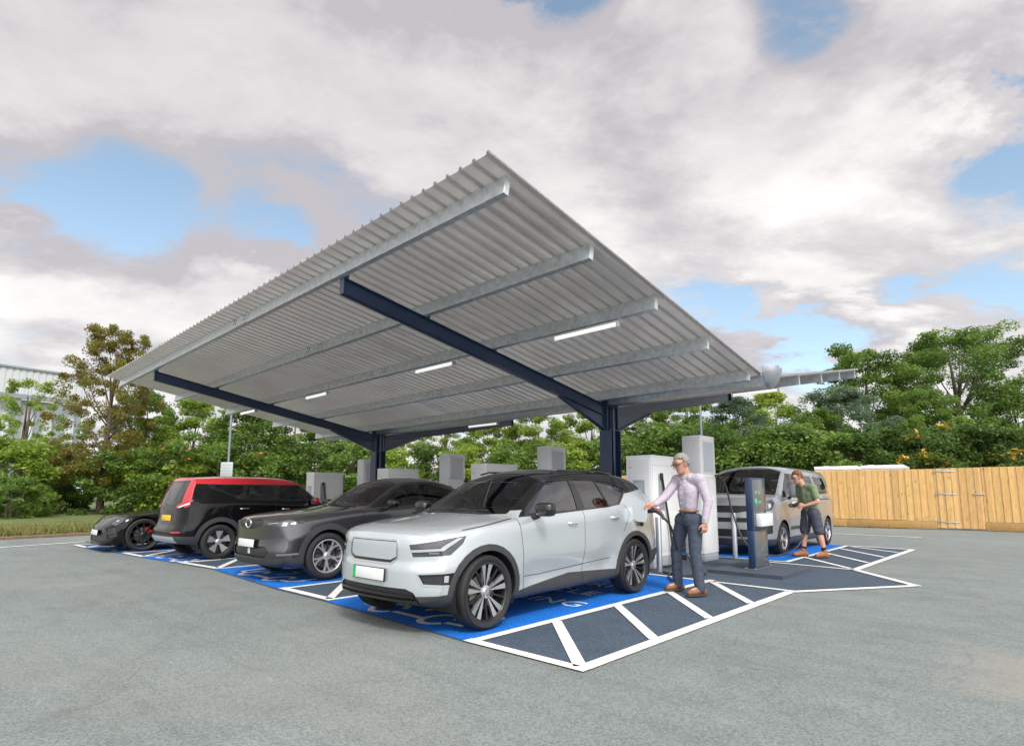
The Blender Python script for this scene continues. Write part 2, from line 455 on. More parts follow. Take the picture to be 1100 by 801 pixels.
# hatched strips between the bays, front row
strips = [((-7.50, 3.60), (-6.32, 3.60)), ((-11.65, 3.66), (-10.26, 3.80)), ((-14.30, 3.43), (-13.26, 3.50)), ((-17.4, 3.15), (-16.5, 3.19))]
for (l, r) in strips:
    line((l[0] - .05, l[1] + .05), (r[0] + .05, r[1] + .05), .11, z2)
    line(l, (l[0] - .06, 8.1), .085); line(r, (r[0] + .02, 8.1), .085)
    for k in range(4):
        y0 = r[1] + .06 + k * 1.15
        line((r[0] - .04, y0), (l[0] + .02, y0 + 0.92), .10, z2)
for l, r in ((-7.45, -6.33), (-11.2, -10.1), (-15.0, -13.9)):
    line((l, 11.3), (l, 15.7), .085); line((r, 11.3), (r, 15.7), .085)
    for k in range(3):
        line((r - .04, 11.4 + k * 1.25), (l + .04, 12.3 + k * 1.25), .09, z2)
# car park lines further off
line((-5.2, 20.22), (-2.9, 20.07), .13); line((-16.6, -1.6), (-18.5, 3.6), .12)
tag(ln.build('road_marking', M['line'], angle=None), kind='structure')

# lettering and charging-car symbol on each bay of the front row
def ground_text(body, x, y, size, mname='symbol', sx=1.0):
    cu = bpy.data.curves.new('bay_lettering', 'FONT'); cu.body = body; cu.size = size; cu.align_x = 'CENTER'; cu.space_character = 1.08
    o = bpy.data.objects.new('tmp', cu); COL.objects.link(o)
    dg = bpy.context.evaluated_depsgraph_get()
    me = bpy.data.meshes.new_from_object(o.evaluated_get(dg))
    bpy.data.objects.remove(o)
    me.transform(Matrix.Translation((x, y, .0085)) @ Matrix.Diagonal((sx, 1, 1, 1)))
    return mesh_obj('bay_lettering', me, M[mname])
def ribbon(mb, pts, w, z=.0085):
    P = [Vector((p[0], p[1], z)) for p in pts]
    L_, R_ = [], []
    for i, p in enumerate(P):
        t = (P[min(i + 1, len(P) - 1)] - P[max(i - 1, 0)]).normalized(); n = Vector((-t.y, t.x, 0)) * w / 2
        L_.append(mb.bm.verts.new(p + n)); R_.append(mb.bm.verts.new(p - n))
    for i in range(len(P) - 1):
        mb.bm.faces.new((R_[i], R_[i + 1], L_[i + 1], L_[i]))
def arc(cx, cy, rx, ry, a0, a1, n=18):
    return [(cx + rx * math.cos(R(a0 + (a1 - a0) * i / n)), cy + ry * math.sin(R(a0 + (a1 - a0) * i / n))) for i in range(n + 1)]
def car_symbol(cx, y0):
    mb = MB(); w = .075
    ribbon(mb, arc(cx - .42, y0 + .30, .17, .21, 20, 330), w)
    ribbon(mb, arc(cx + .42, y0 + .30, .17, .21, 20, 330), w)
    ribbon(mb, [(cx - .24, y0 + .22), (cx + .24, y0 + .22)], w)
    ribbon(mb, [(cx + .58, y0 + .24), (cx + .78, y0 + .26), (cx + .86, y0 + .42), (cx + .84, y0 + .75), (cx + .55, y0 + .92), (cx + .25, y0 + 1.25), (cx - .35, y0 + 1.28), (cx - .62, y0 + .95), (cx - .80, y0 + .85)], w)
    ribbon(mb, [(cx - .60, y0 + .24), (cx - .82, y0 + .28), (cx - .88, y0 + .60), (cx - .80, y0 + .85)], w)
    ribbon(mb, [(cx + .02, y0 + 1.1), (cx - .12, y0 + .78), (cx + .1, y0 + .78), (cx - .04, y0 + .48)], .06)
    return tag(mb.build('bay_symbol', M['symbol'], angle=None, recalc=False), kind='structure')
for i, ((a, b), (fa, fb)) in enumerate(zip(bays, bay_front)):
    cx = (a + b) / 2
    car_symbol(cx + .06, (fa + fb) / 2 + .02)
    for txt, yy, s in (('ELECTRIC', 6.6, .40), ('VEHICLE', 5.95, .40), ('CHARGING', 5.25, .40)):
        tag(ground_text(txt, cx - .05, yy, s, sx=1.05), kind='structure')
# ------------------------------------------------------------------ canopy
TH = -0.0154
CX, CY = -3.47, 3.39
LU, VV, VB = 14.36, 6.33, 12.44
ZF, ZV = 4.258, 3.138
SL = (ZF - ZV) / VV
can = thing('canopy', 'large charging canopy with corrugated steel roof on navy columns over the parked cars', 'canopy', (CX, CY, 0), TH)
def rz(v): return ZF - SL * v if v <= VV else ZV + SL * (v - VV)
def CW(u, v, z):   # canopy local -> world
    return Vector((CX - u * math.cos(TH) - v * math.sin(TH), CY - u * math.sin(TH) + v * math.cos(TH), z))

def roof_panel(v0, v1):
    """trapezoidal sheet: ribs run along the slope, pitch 0.2, wide pan below and narrow rib above"""
    bm = bmesh.new(); pitch = 0.1905; hh = 0.034
    prof = []
    n = int(round((LU + .04) / pitch))
    x = -LU
    for i in range(n):
        prof += [(x, 0), (x + .138, 0), (x + .150, hh), (x + .176, hh), (x + .188, 0)]
        x += pitch
    prof.append((x, 0))
    xs = x
    sc = (LU + .03) / (xs + LU)
    prof = [(-LU + (p[0] + LU) * sc, p[1]) for p in prof]
    nv = 2
    rows = []
    for k in range(nv + 1):
        v = v0 + (v1 - v0) * k / nv
        rows.append([bm.verts.new((p[0], v, rz(v) + p[1])) for p in prof])
    fs = []
    for k in range(nv):
        for i in range(len(prof) - 1):
            fs.append(bm.faces.new((rows[k][i], rows[k][i + 1], rows[k + 1][i + 1], rows[k + 1][i])))
    bmesh.ops.solidify(bm, geom=fs, thickness=-0.002)
    me = bpy.data.meshes.new('roof_sheet'); bm.to_mesh(me); bm.free()
    return mesh_obj('roof_sheet', me, M['sheet'], can)
roof_panel(0.0, VV - .10); roof_panel(VV + .10, VB)
def zed(b, v, d, x0, x1, up=1):
    """galvanised Z purlin standing under the sheet at slope position v"""
    ang = math.atan(SL) * (-1 if v < VV else 1)
    Mx = Matrix.Translation((0, v, rz(v) - .004)) @ Matrix.Rotation(ang, 4, 'X')
    t = .004
    b.box(x0, x1, -t, 0, -d, 0, M=Mx)                # web
    b.box(x0, x1, .0015, .062, -.006, -.001, M=Mx)   # top flange
    b.box(x0, x1, .0005, .062, -d, -d + .004, M=Mx)  # bottom flange
    b.box(x0, x1, .058, .062, -d + .0045, -d + .022, M=Mx)
PUR = [0.30, 1.63, 3.0, 4.42, 5.86]
PURB = [2 * VV - v for v in PUR]
PD = 0.185
for v in PUR + PURB:
    b = MB(); zed(b, v, PD, -LU + .02, -.06)
    ang = math.atan(SL) * (-1 if v < VV else 1)
    Mx = Matrix.Translation((0, v, rz(v) - .004)) @ Matrix.Rotation(ang, 4, 'X')
    b.box(-.062, -.058, 0.0, .062, -PD, -.006, M=Mx)  # closed end plate
    po = b.build('purlin', M['galv'], can)
    for u in (5.75, 6.35 + 2.2 * 0):
        pass
    s = MB()
    s.box(-6.62, -5.98, -.012, -.0065, -PD + .012, -.012, M=Mx)
    for x in (-6.55, -6.47, -6.13, -6.05):
        for z in (-.05, -.115):
            s.mi = 1; s.lathe([(0, .008), (.011, .008), (.011, 0), (0, 0)], n=6, M=Mx @ Matrix.Translation((x, -.0125, z)) @ Matrix.Rotation(R(90), 4, 'X'))
    s.build('splice_plate', [M['galv'], M['bolt']], po)

UC = (3.06, 11.35)
BT = lambda v: rz(v) - PD - .008           # top of the rafters
def rafter(u, v0, v1):
    """I beam following the roof slope from v0 to v1 (tip at v0)"""
    b = MB(); x = -u; d = .215; fw = .105
    for side in (-1, 1):   # flanges and web as slanted slabs
        pass
    def slab(xa, xb, zt, zb):
        b.prism([(xa, v0, BT(v0) - zt), (xa, v1, BT(v1) - zt), (xa, v1, BT(v1) - zb), (xa, v0, BT(v0) - zb)], (xb - xa, 0, 0))
    slab(x - fw / 2, x + fw / 2, 0, .011)
    slab(x - fw / 2, x + fw / 2, d - .011, d)
    slab(x - .005, x + .005, .0112, d - .0112)
    sg = 1 if v0 > v1 else -1
    e = .004 * sg
    b.prism([(x - fw / 2, v0 + e, BT(v0)), (x + fw / 2, v0 + e, BT(v0)), (x + fw / 2, v0 + e, BT(v0) - d), (x - fw / 2, v0 + e, BT(v0) - d)], (0, .008 * sg, 0))
    return b.build('rafter', M['navy'], can)
for u in UC:
    x = -u
    KN = ZV - .66
    rafter(u, .33, VV - .20); rafter(u, VB - .33, VV + .20)
    # haunches: triangular web with sloping flange on either side of the column
    for sg in (-1, 1):
        b = MB()
        va, vb = VV + sg * .203, VV + sg * 1.55
        zt = lambda v: BT(v) - .217
        b.prism([(x - .005, va, zt(va)), (x - .005, vb, zt(vb)), (x - .005, va, KN + .02)], (.010, 0, 0))
        lo = Vector((0, va, KN + .015)); hi = Vector((0, vb + sg * .03, zt(vb) - .004))
        b.prism([(x - .055, lo.y, lo.z), (x + .055, lo.y, lo.z), (x + .055, hi.y, hi.z), (x - .055, hi.y, hi.z)], (0, 0, -.012))
        b.build('haunch', M['navy'], can)
    # column: H section, flanges across X, deeper below the knee
    c = MB()
    ztop = ZV - .015
    for sg in (-1, 1):
        c.box(x - .135, x + .135, VV + sg * .165 - .009, VV + sg * .165 + .009, 0.02, KN)
        c.box(x - .07, x + .07, VV + sg * .185 - .009, VV + sg * .185 + .009, KN + .003, ztop)
    c.box(x - .006, x + .006, VV - .1555, VV + .1555, 0.02, ztop)
    for zz in (KN + .01, ZV - .19):
        c.box(x - .10, x - .0065, VV - .1555, VV + .1555, zz, zz + .012)
        c.box(x + .0065, x + .10, VV - .1555, VV + .1555, zz, zz + .012)
    c.build('column', M['navy'], can)
    bp = MB(); bp.box(x - .2, x + .2, VV - .26, VV + .26, .005, .03)
    bp.build('base_plate', M['navy'], can)
    # angle cleats that tie the purlins to the rafter
    for v in PUR + PURB:
        a = math.atan(SL) * (-1 if v < VV else 1)
        Mx = Matrix.Translation((0, v, rz(v) - .004)) @ Matrix.Rotation(a, 4, 'X')
        for xx in (x - .05, x + .044):
            k = MB(); k.box(xx, xx + .006, .066, .12, -PD, -.03, M=Mx); k.build('cleat', M['bolt'], can)
    # downpipe strapped inside the column
    d = MB(); d.tube([(x + .06, VV + .03, .3), (x + .06, VV + .03, ZV - .2)], .038, 10)
    d.build('downpipe', M['navy'], can)

# valley gutter: galvanised trough with a rounded stop end
gt = MB(); W2, D2 = .17, .14
zg = ZV - .005
prof = [(-W2 - .03, zg + .012), (-W2, zg + .012), (-W2 + .05, zg - D2), (W2 - .05, zg - D2), (W2, zg + .012), (W2 + .03, zg + .012)]
for i in range(len(prof) - 1):
    (a, za), (b_, zb_) = prof[i], prof[i + 1]
    gt.prism([(-LU, VV + a, za), (-LU, VV + b_, zb_), (.06, VV + b_, zb_), (.06, VV + a, za)], (0, 0, -.003))
gt.build('gutter', M['galv'], can)
ge = MB()
# half-round stop end that bulges past the roof edge
n = 14
outer = [(VV + (.25) * math.cos(R(180 + 180 * i / n)), zg + .16 + .36 * math.sin(R(180 + 180 * i / n))) for i in range(n + 1)]
ge.prism([(.062, a, z) for a, z in outer], (.012, 0, 0))
ring = []
for k in range(6):
    f = k / 5.0; s = math.cos(R(80 * f))
    ring.append([ge.bm.verts.new((.0745 + .20 * math.sin(R(80 * f)), VV + (a - VV) * s, zg + .16 + (z - zg - .16) * s)) for a, z in outer])
for k in range(5):
    for i in range(n):
        ge.bm.faces.new((ring[k][i], ring[k][i + 1], ring[k + 1][i + 1], ring[k + 1][i]))
ge.build('gutter_stop_end', M['steel'], can)

# tube lights under the purlins: separate fittings
def batten(u0, u1, v, label):
    p = CW((u0 + u1) / 2, v, rz(v) - PD - .012)
    t = thing('batten_light', label, 'tube light', p, TH, 'tube lights under the canopy')
    L2 = abs(u1 - u0) / 2
    b = MB(); b.box(-L2, L2, -.045, .045, -.022, 0, .004); b.build('housing', M['white'], t)
    b = MB(); b.tube([(-L2 + .01, 0, -.045), (L2 - .01, 0, -.045)], .025, 12); b.build('diffuser', M['lamp'], t)
    b = MB(); b.box(-L2 - .012, -L2 + .008, -.04, .04, -.08, -.001, .004); b.box(L2 - .008, L2 + .012, -.04, .04, -.08, -.001, .004); b.build('end_cap', M['white'], t)
vL = 3.04
batten(.66, 1.74, vL, 'lit white tube light right of the nearer navy rafter')
batten(4.03, 5.1, vL, 'lit white tube light left of the nearer navy rafter, above the grey crossover')
batten(8.4, 9.4, vL, 'lit white tube light under the middle purlin right of the farther rafter')
batten(12.3, 13.3, vL, 'lit white tube light left of the farther navy rafter near the roof corner')
batten(.45, 1.35, 2 * VV - 4.42 + .04, 'white tube light behind the gutter at the right end of the canopy')
batten(7.0, 8.1, 2 * VV - 5.86 + .25, 'white tube light behind the gutter between the two columns')
# ------------------------------------------------------------------ chargers
ISZ = .006
def text_mesh(body, size, mat_, name, parent, Mx, depth=.001):
    cu = bpy.data.curves.new('t', 'FONT'); cu.body = body; cu.size = size; cu.extrude = depth
    o = bpy.data.objects.new('tmp', cu); COL.objects.link(o)
    dg = bpy.context.evaluated_depsgraph_get()
    me = bpy.data.meshes.new_from_object(o.evaluated_get(dg)); bpy.data.objects.remove(o)
    me.transform(Mx)
    return mesh_obj(name, me, mat_, parent)

M['plateY0'] = mat('yellow_sticker', (0.75, 0.52, 0.04), rough=0.4)
def cabinet(x, y, label, h=1.87):
    """power cabinet: 0.5 wide front towards the car, 1 m deep, cable pocket on the right side"""
    t = thing('charging_cabinet', label, 'charger', (x, y, ISZ), 0, 'white charging cabinets on the island')
    w, d = .49, 1.0
    b = MB(); b.box(-w + .01, -.01, .012, d - .012, 0, .17, .004); b.build('plinth', M['mgrey'], t)
    b = MB(); b.box(-w, 0, 0, d, .172, h, .012); b.box(-w - .006, .006, -.006, d + .006, h - .02, h + .012, .006)
    b.build('cabinet', M['white'], t)
    b = MB(); b.box(-w + .035, -.035, -.006, .002, .22, h - .06, .003); b.build('front_panel', M['cabgrey'], t)
    b = MB()
    for i in range(9): b.box(-w + .09, -.09, -.0085, -.0062, .30 + i * .028, .315 + i * .028)
    b.build('vent', M['dgrey'], t)
    b = MB(); b.box(-.09, -.065, -.016, -.0062, .62, .74, .003); b.build('door_lock', M['black'], t)
    b = MB(); b.box(.0002, .0022, .03, .034, .2, h - .05); b.box(.0002, .0022, d - .034, d - .03, .2, h - .05); b.box(.0002, .0022, .035, d - .035, h - .16, h - .156); b.build('door_seam', M['mgrey'], t)
    b = MB()
    for i in range(7): b.box(.0052, .0075, .56, .84, .34 + i * .03, .352 + i * .03)
    b.build('side_vent', M['mgrey'], t)
    b = MB(); b.prism([(-.44, -.0065, 1.66), (-.38, -.0065, 1.66), (-.41, -.0065, 1.712)], (0, -.0015, 0)); b.build('warning_label', M['plateY0'], t)
    b = MB(); b.box(-.355, -.135, -.011, -.0065, 1.22, 1.46, .003); fr = b.build('screen_surround', M['mgrey'], t)
    b = MB(); b.box(-.325, -.165, -.014, -.0112, 1.27, 1.41); b.build('screen', M['screenblue'], fr)
    b = MB(); b.box(-.36, -.13, -.013, -.0065, 1.03, 1.16, .003); b.build('card_reader', M['screen'], t)
    b = MB(); b.box(-.25, -.11, -.014, -.0065, .74, .98, .003); b.build('socket_panel', M['screen'], t)
    b = MB(); b.box(.0005, .006, .22, .40, .95, 1.56, .003); b.build('cable_pocket', M['mgrey'], t)
    b = MB(); b.box(.0005, .005, .10, .9, .25, .9, .002); b.build('side_panel', M['cabgrey'], t)
    b = MB(); b.tube([(.03, .30, 1.55), (.035, .34, 1.35), (.04, .40, 1.05), (.045, .46, .78), (.06, .5, .5), (.1, .5, .2), (.14, .45, .05), (.12, .25, .03), (.05, .1, .03)], .018, 8)
    b.build('cable', M['black'], t)
    b = MB(); b.box(.006, .04, .27, .33, 1.47, 1.58, .006); b.build('cable_gland', M['black'], t)
    return t
def dispenser(x, y, label, h=2.32):
    t = thing('charging_dispenser', label, 'charger', (x, y, ISZ), 0, 'tall charging dispensers on the island')
    w, d = .37, .62
    b = MB(); b.box(-w + .01, -.01, .01, d - .01, 0, .13, .004); b.build('plinth', M['mgrey'], t)
    b = MB(); b.box(-w, 0, 0, d, .132, h, .014); b.build('cabinet', M['white'], t)
    b = MB(); b.box(-w + .02, -.02, -.005, .002, .2, h - .04, .003); b.build('front_panel', M['cabgrey'], t)
    b = MB(); b.box(-.002, .008, .06, d - .06, h - .72, h - .08, .004); fr = b.build('display_surround', M['cabgrey'], t)
    b = MB(); b.box(.0082, .0105, .10, d - .10, h - .68, h - .12); b.build('display', M['screenblue'], fr)
    b = MB(); b.box(.0002, .0022, .03, d - .03, h - .80, h - .796); b.box(.0002, .0022, .03, .034, .18, h - .81); b.box(.0002, .0022, d - .034, d - .03, .18, h - .81); b.build('door_seam', M['mgrey'], t)
    b = MB(); b.tube([(.02, d - .05, h - .75), (.05, d + .02, h - .74)], .025, 8); b.build('cable_gland', M['black'], t)
    return t
CABS = [(-4.96, 8.75, 'white charging cabinet beside the man in the pale shirt'),
        (-8.93, 8.75, 'white charging cabinet showing over the windscreen of the silver car'),
        (-12.55, 8.75, 'white charging cabinet showing over the roof of the grey crossover, right of the navy column'),
        (-16.55, 8.85, 'white charging cabinet between the black boxy car and the grey crossover')]
for a in CABS: cabinet(*a)
DISP = [(-4.78, 10.26, 'tall white charging dispenser behind the man in the pale shirt'),
        (-8.42, 10.26, 'tall grey-white dispenser rising behind the roof of the silver car'),
        (-11.95, 10.26, 'tall dispenser with dark slot screen left of the silver car roof'),
        (-16.05, 10.26, 'tall white dispenser half hidden by the farther navy column')]
for a in DISP: dispenser(*a)

# ------------------------------------------------------------------ payment kiosk on its slab
M['slab'] = mat('dark_slab', (0.055, 0.072, 0.098), rough=0.75, var=0.15, bump=.2)
pl = MB()
pl.prism([(-4.13, 8.93, .005), (-2.99, 8.91, .005), (-3.0, 10.3, .005), (-4.14, 10.3, .005)], (0, 0, .052))
tag(pl.build('concrete_slab', M['slab']), 'low dark slab under the payment kiosk', 'slab')
k = thing('payment_kiosk', 'dark navy payment kiosk with green writing and a white box', 'kiosk', (-3.53, 9.33, .0585))
b = MB(); b.box(-.14, .02, -.05, .66, 0, .012, .002); b.build('base_plate', M['dgrey'], k)
b = MB(); b.box(-.10, 0, 0, .60, .013, .60, .006); b.build('lower_body', M['navy'], k)
b = MB(); b.box(-.10, 0, 0, .60, .604, 1.43, .006); b.build('upper_body', M['navy'], k)
M['kioskface'] = mat('kiosk_face', (0.09, 0.105, 0.12), rough=0.22, coat=0.4, var=0.04)
b = MB(); b.box(.0005, .006, .03, .57, .66, 1.40, .002); sp = b.build('screen_panel', M['kioskface'], k)
b = MB(); b.box(.0005, .005, .03, .57, .03, .58, .002); b.build('lower_panel', M['kioskface'], k)
b = MB(); b.box(.0065, .09, .12, .64, .66, .86, .006); b.build('white_box', M['cabgrey'], k)
side = Matrix.Translation((.0065, .10, 1.17)) @ Matrix.Rotation(R(90), 4, 'Z') @ Matrix.Rotation(R(90), 4, 'X')
text_mesh('Tap', .075, M['greentxt'], 'lettering', sp, Matrix.Translation((0, .14, 0)) @ side)
text_mesh('Start', .075, M['greentxt'], 'lettering', sp, Matrix.Translation((0, .14, -.145)) @ side)
b = MB(); b.box(.0062, .0075, .14, .19, 1.18, 1.22); b.box(.0062, .0075, .12, .19, 1.03, 1.10); b.box(.0062, .0075, .17, .19, .99, 1.028); b.build('screen_icon', M['greentxt'], sp)
for (bx, by) in ((.012, -.03), (.012, .63), (-.12, -.03), (-.12, .63)):
    b = MB(); b.lathe([(0, .03), (.016, .03), (.016, .012), (0, .012)], n=6, M=Matrix.Translation((bx - .02 if bx < 0 else bx, by, 0))); b.build('anchor_bolt', M['steel'], k)

def bollard(x, y, label, h=.86):
    t = thing('bollard', label, 'bollard', (x, y, ISZ), 0, 'steel bollards in front of the chargers')
    b = MB(); b.lathe([(.047, 0.0), (.047, h - .02), (.04, h - .004), (0, h)], 20); b.build('post', M['steel'], t)
    b = MB(); b.lathe([(.09, 0.0), (.09, .008), (.048, .012)], 20); b.build('base_flange', M['dgrey'], t)
bollard(-4.70, 8.46, 'steel bollard between the silver car and the white cabinet')
bollard(-4.58, 11.14, 'steel bollard in front of the grey van, left of the kiosk')

def smooth_path(pts, n=8):
    P = [Vector(p) for p in pts]; out = []
    for i in range(len(P) - 1):
        p0 = P[max(i - 1, 0)]; p1 = P[i]; p2 = P[i + 1]; p3 = P[min(i + 2, len(P) - 1)]
        for j in range(n):
            t = j / n
            out.append(0.5 * ((2 * p1) + (p2 - p0) * t + (2 * p0 - 5 * p1 + 4 * p2 - p3) * t * t + (3 * p1 - p0 - 3 * p2 + p3) * t ** 3))
    out.append(P[-1]); return out
# ------------------------------------------------------------------ car bodies
def pchip(pts):
    x = np.array([p[0] for p in pts], float); y = np.array([p[1] for p in pts], float)
    h = np.diff(x); d = np.diff(y) / h; m = np.zeros(len(x))
    for i in range(1, len(x) - 1):
        if d[i - 1] * d[i] > 0:
            w1 = 2 * h[i] + h[i - 1]; w2 = h[i] + 2 * h[i - 1]
            m[i] = (w1 + w2) / (w1 / d[i - 1] + w2 / d[i])
    m[0] = d[0]; m[-1] = d[-1]
    def f(t):
        t = min(max(t, x[0]), x[-1]); i = min(int(np.searchsorted(x, t, 'right')) - 1, len(x) - 2)
        s = (t - x[i]) / h[i]
        return float((2*s**3 - 3*s**2 + 1) * y[i] + (s**3 - 2*s**2 + s) * h[i] * m[i] + (-2*s**3 + 3*s**2) * y[i+1] + (s**3 - s**2) * h[i] * m[i+1])
    return f

def body_bm(S):
    """closed shell lofted from cross-sections; x across, y from nose (0) to tail (L)"""
    C = {k: pchip(S[k]) for k in ('top', 'edge', 'ew', 'belt', 'bw', 'mid', 'sill')}
    fprof, rprof = pchip(S['fprof']), pchip(S['rprof'])
    L, zm = S['L'], S['zmid']
    FF, RF = S.get('ffade', .8), S.get('rfade', 1.4)
    seg = [(0, 5), (1, 3), (2, 7), (3, 8), (4, 4), (5, 11), (6, 15)]
    ys = sorted(set([0, .012, .03, .06, .1, .15, .2, .27, .34, .42, .5, .6, .7, .8] + [round(.8 + (L - 1.5) * i / 46, 4) for i in range(47)] + [L - v for v in (.7, .6, .5, .42, .34, .27, .2, .15, .1, .06, .03, .012, 0)]))
    rings = []
    for y in ys:
        W, bw, ew, be, ed, tp, zb = C['mid'](y), C['bw'](y), C['ew'](y), C['belt'](y), C['edge'](y), C['top'](y), C['sill'](y)
        ed = max(ed, be + .015); tp = max(tp, ed + .01)
        sc = S.get('scallop', 0.0) * max(0.0, min(1.0, (y - S['ax'][0] - .42) / .25)) * max(0.0, min(1.0, (S['ax'][1] - .42 - y) / .25))
        z3 = min(zm, be - .12)
        P = [(0, zb), (W - .10, zb), (W - .035 - sc * .2, zb + .07), (W - .012 - sc, zb + .45 * (z3 - zb)), (W, z3), (bw + .012, be - .05), (bw - .015, be), (ew, ed)]
        pts = []
        for i in range(len(P) - 1):
            n = (5, 3, 4, 6, 8, 3, 11)[i]
            for j in range(n):
                t = j / n; x = P[i][0] + (P[i+1][0] - P[i][0]) * t; z = P[i][1] + (P[i+1][1] - P[i][1]) * t
                if i == 6: x += S.get('tumble', .02) * math.sin(math.pi * t) * min(1, max(0, (ed - be) / .25))
                pts.append([x, z])
        n = 15
        for j in range(n + 1):
            t = j / n; x = ew * (1 - t)
            u = x / ew
            pts.append([x, ed + (tp - ed) * (1 - u ** 2.2)])
        A = np.array(pts)
        for _ in range(S.get('sm', 2)):
            B = A.copy(); B[1:-1] = .25 * A[:-2] + .5 * A[1:-1] + .25 * A[2:]
            A = B
        rings.append(A)
    npt = len(rings[0])
    bm = bmesh.new(); grid = []
    def warp(x, y, z):
        u = abs(x) / S['Wn']
        f = max(0.0, 1 - y / FF) ** S.get('fpow', 2); r = max(0.0, 1 - (L - y) / RF)
        yf = f * (fprof(z) + S['fplan'](u)); yr = r * rprof(z) + max(0.0, 1 - (L - y) / .7) ** 2 * S['rplan'](u)
        return y + yf - yr
    for y, A in zip(ys, rings):
        row = []
        for i in range(npt):
            row.append(bm.verts.new((A[i][0], warp(A[i][0], y, A[i][1]), A[i][1])))
        for i in range(npt - 2, 0, -1):
            row.append(bm.verts.new((-A[i][0], warp(A[i][0], y, A[i][1]), A[i][1])))
        grid.append(row)
    N = len(grid[0])
    for a, b in zip(grid[:-1], grid[1:]):
        for i in range(N):
            j = (i + 1) % N
            bm.faces.new((a[i], a[j], b[j], b[i]))
    K = 25
    for row, A, y, flip in ((grid[0], rings[0], ys[0], False), (grid[-1], rings[-1], ys[-1], True)):
        rows = []
        for i in range(1, npt - 1):
            r_ = [row[i]]
            for k in range(1, K):
                x = A[i][0] * (1 - 2 * k / K); z = A[i][1]
                r_.append(bm.verts.new((x, warp(x, y, z), z)))
            r_.append(row[N - i]); rows.append(r_)
        for a, b in zip(rows[:-1], rows[1:]):
            for k in range(K):
                f = (a[k], a[k+1], b[k+1], b[k])
                bm.faces.new(f if flip else f[::-1])
        for r_, c in ((rows[0], row[0]), (rows[-1], row[npt - 1])):
            for k in range(K): bm.faces.new((r_[k], r_[k+1], c))
    bmesh.ops.recalc_face_normals(bm, faces=bm.faces[:])
    # soften the turn of the nose and tail
    rim = [v for v in bm.verts if v.co.y < .30 or v.co.y > L - .45]
    for _ in range(S.get('soft', 2)):
        bmesh.ops.smooth_vert(bm, verts=rim, factor=.5, use_axis_x=True, use_axis_y=True, use_axis_z=True)
    return bm

SIDE = (Vector((0, 1, 0)), Vector((0, 0, 1)))
FRONT = (Vector((1, 0, 0)), Vector((0, 0, 1)))
TOP = (Vector((1, 0, 0)), Vector((0, 1, 0)))
def CORNER(s, a=45, rear=False):
    """look at a corner from outside; u grows from the centre line towards the flank"""
    k = 1 if not rear else -1
    return (Vector((s * math.cos(R(a)), k * math.sin(R(a)), 0)), Vector((0, 0, 1)))

def cut(bm, lay, poly, basis, pred, idv, keep=None):
    """cut the outline of a convex polygon into the shell and give the faces inside it the id"""
    u, v = basis
    P = [Vector((p[0], p[1])) for p in poly]
    ar = sum(P[i].x * P[(i+1) % len(P)].y - P[(i+1) % len(P)].x * P[i].y for i in range(len(P)))
    if ar < 0: P = P[::-1]
    lo = Vector((min(p.x for p in P), min(p.y for p in P))); hi = Vector((max(p.x for p in P), max(p.y for p in P)))
    fs = []
    for f in bm.faces:
        if not pred(f): continue
        a = [w.co.dot(u) for w in f.verts]; b = [w.co.dot(v) for w in f.verts]
        if max(a) < lo.x or min(a) > hi.x or max(b) < lo.y or min(b) > hi.y: continue
        fs.append(f)
    for i in range(len(P)):
        if not fs: return []
        p, q = P[i], P[(i+1) % len(P)]
        n2 = Vector((q.y - p.y, -(q.x - p.x)))
        n = (u * n2.x + v * n2.y).normalized(); co = u * p.x + v * p.y
        gm = set(fs)
        for f in fs: gm.update(f.edges); gm.update(f.verts)
        r = bmesh.ops.bisect_plane(bm, geom=list(gm), dist=1e-6, plane_co=co, plane_no=n)
        fs = [g_ for g_ in r['geom'] if isinstance(g_, bmesh.types.BMFace) and (g_.calc_center_median() - co).dot(n) < 0]
    for f in fs:
        if keep is None or f[lay] in keep: f[lay] = idv
    return fs

def strip(p, q, w):
    p, q = Vector(p), Vector(q); d = (q - p).normalized(); n = Vector((-d.y, d.x)) * w / 2; e = d * w * .3
    return [p + n - e, q + n + e, q - n + e, p - n - e]

def extract(bm, faces, name, m, parent, off=0.0, skirt=0.0, angle=30, out_skirt=0.0):
    """lift a set of faces off as a mesh of its own, moved along its normals, with a turned-in rim"""
    nb = bmesh.new(); mp = {}
    for f in faces:
        for w in f.verts:
            if w not in mp: mp[w] = nb.verts.new(w.co + w.normal * off)
    for f in faces:
        try: nf = nb.faces.new([mp[w] for w in f.verts]); nf.smooth = True
        except ValueError: pass
    if skirt:
        nor = {mp[w]: w.normal.copy() for w in mp}
        es = [e for e in nb.edges if len(e.link_faces) == 1]
        low = {}
        for e in es:
            for w in e.verts:
                if w not in low: low[w] = nb.verts.new(w.co - nor[w] * skirt)
        for e in es:
            l = e.link_loops[0]; a, b = l.vert, l.link_loop_next.vert
            nb.faces.new((b, a, low[a], low[b]))
    me = bpy.data.meshes.new(name); nb.to_mesh(me); nb.free()
    for p in me.polygons: p.use_smooth = True
    me.set_sharp_from_angle(angle=R(angle))
    return mesh_obj(name, me, m, parent)

def circ(cy, cz, r, n=28):
    return [(cy + r * math.cos(2 * math.pi * i / n), cz + r * math.sin(2 * math.pi * i / n)) for i in range(n)]

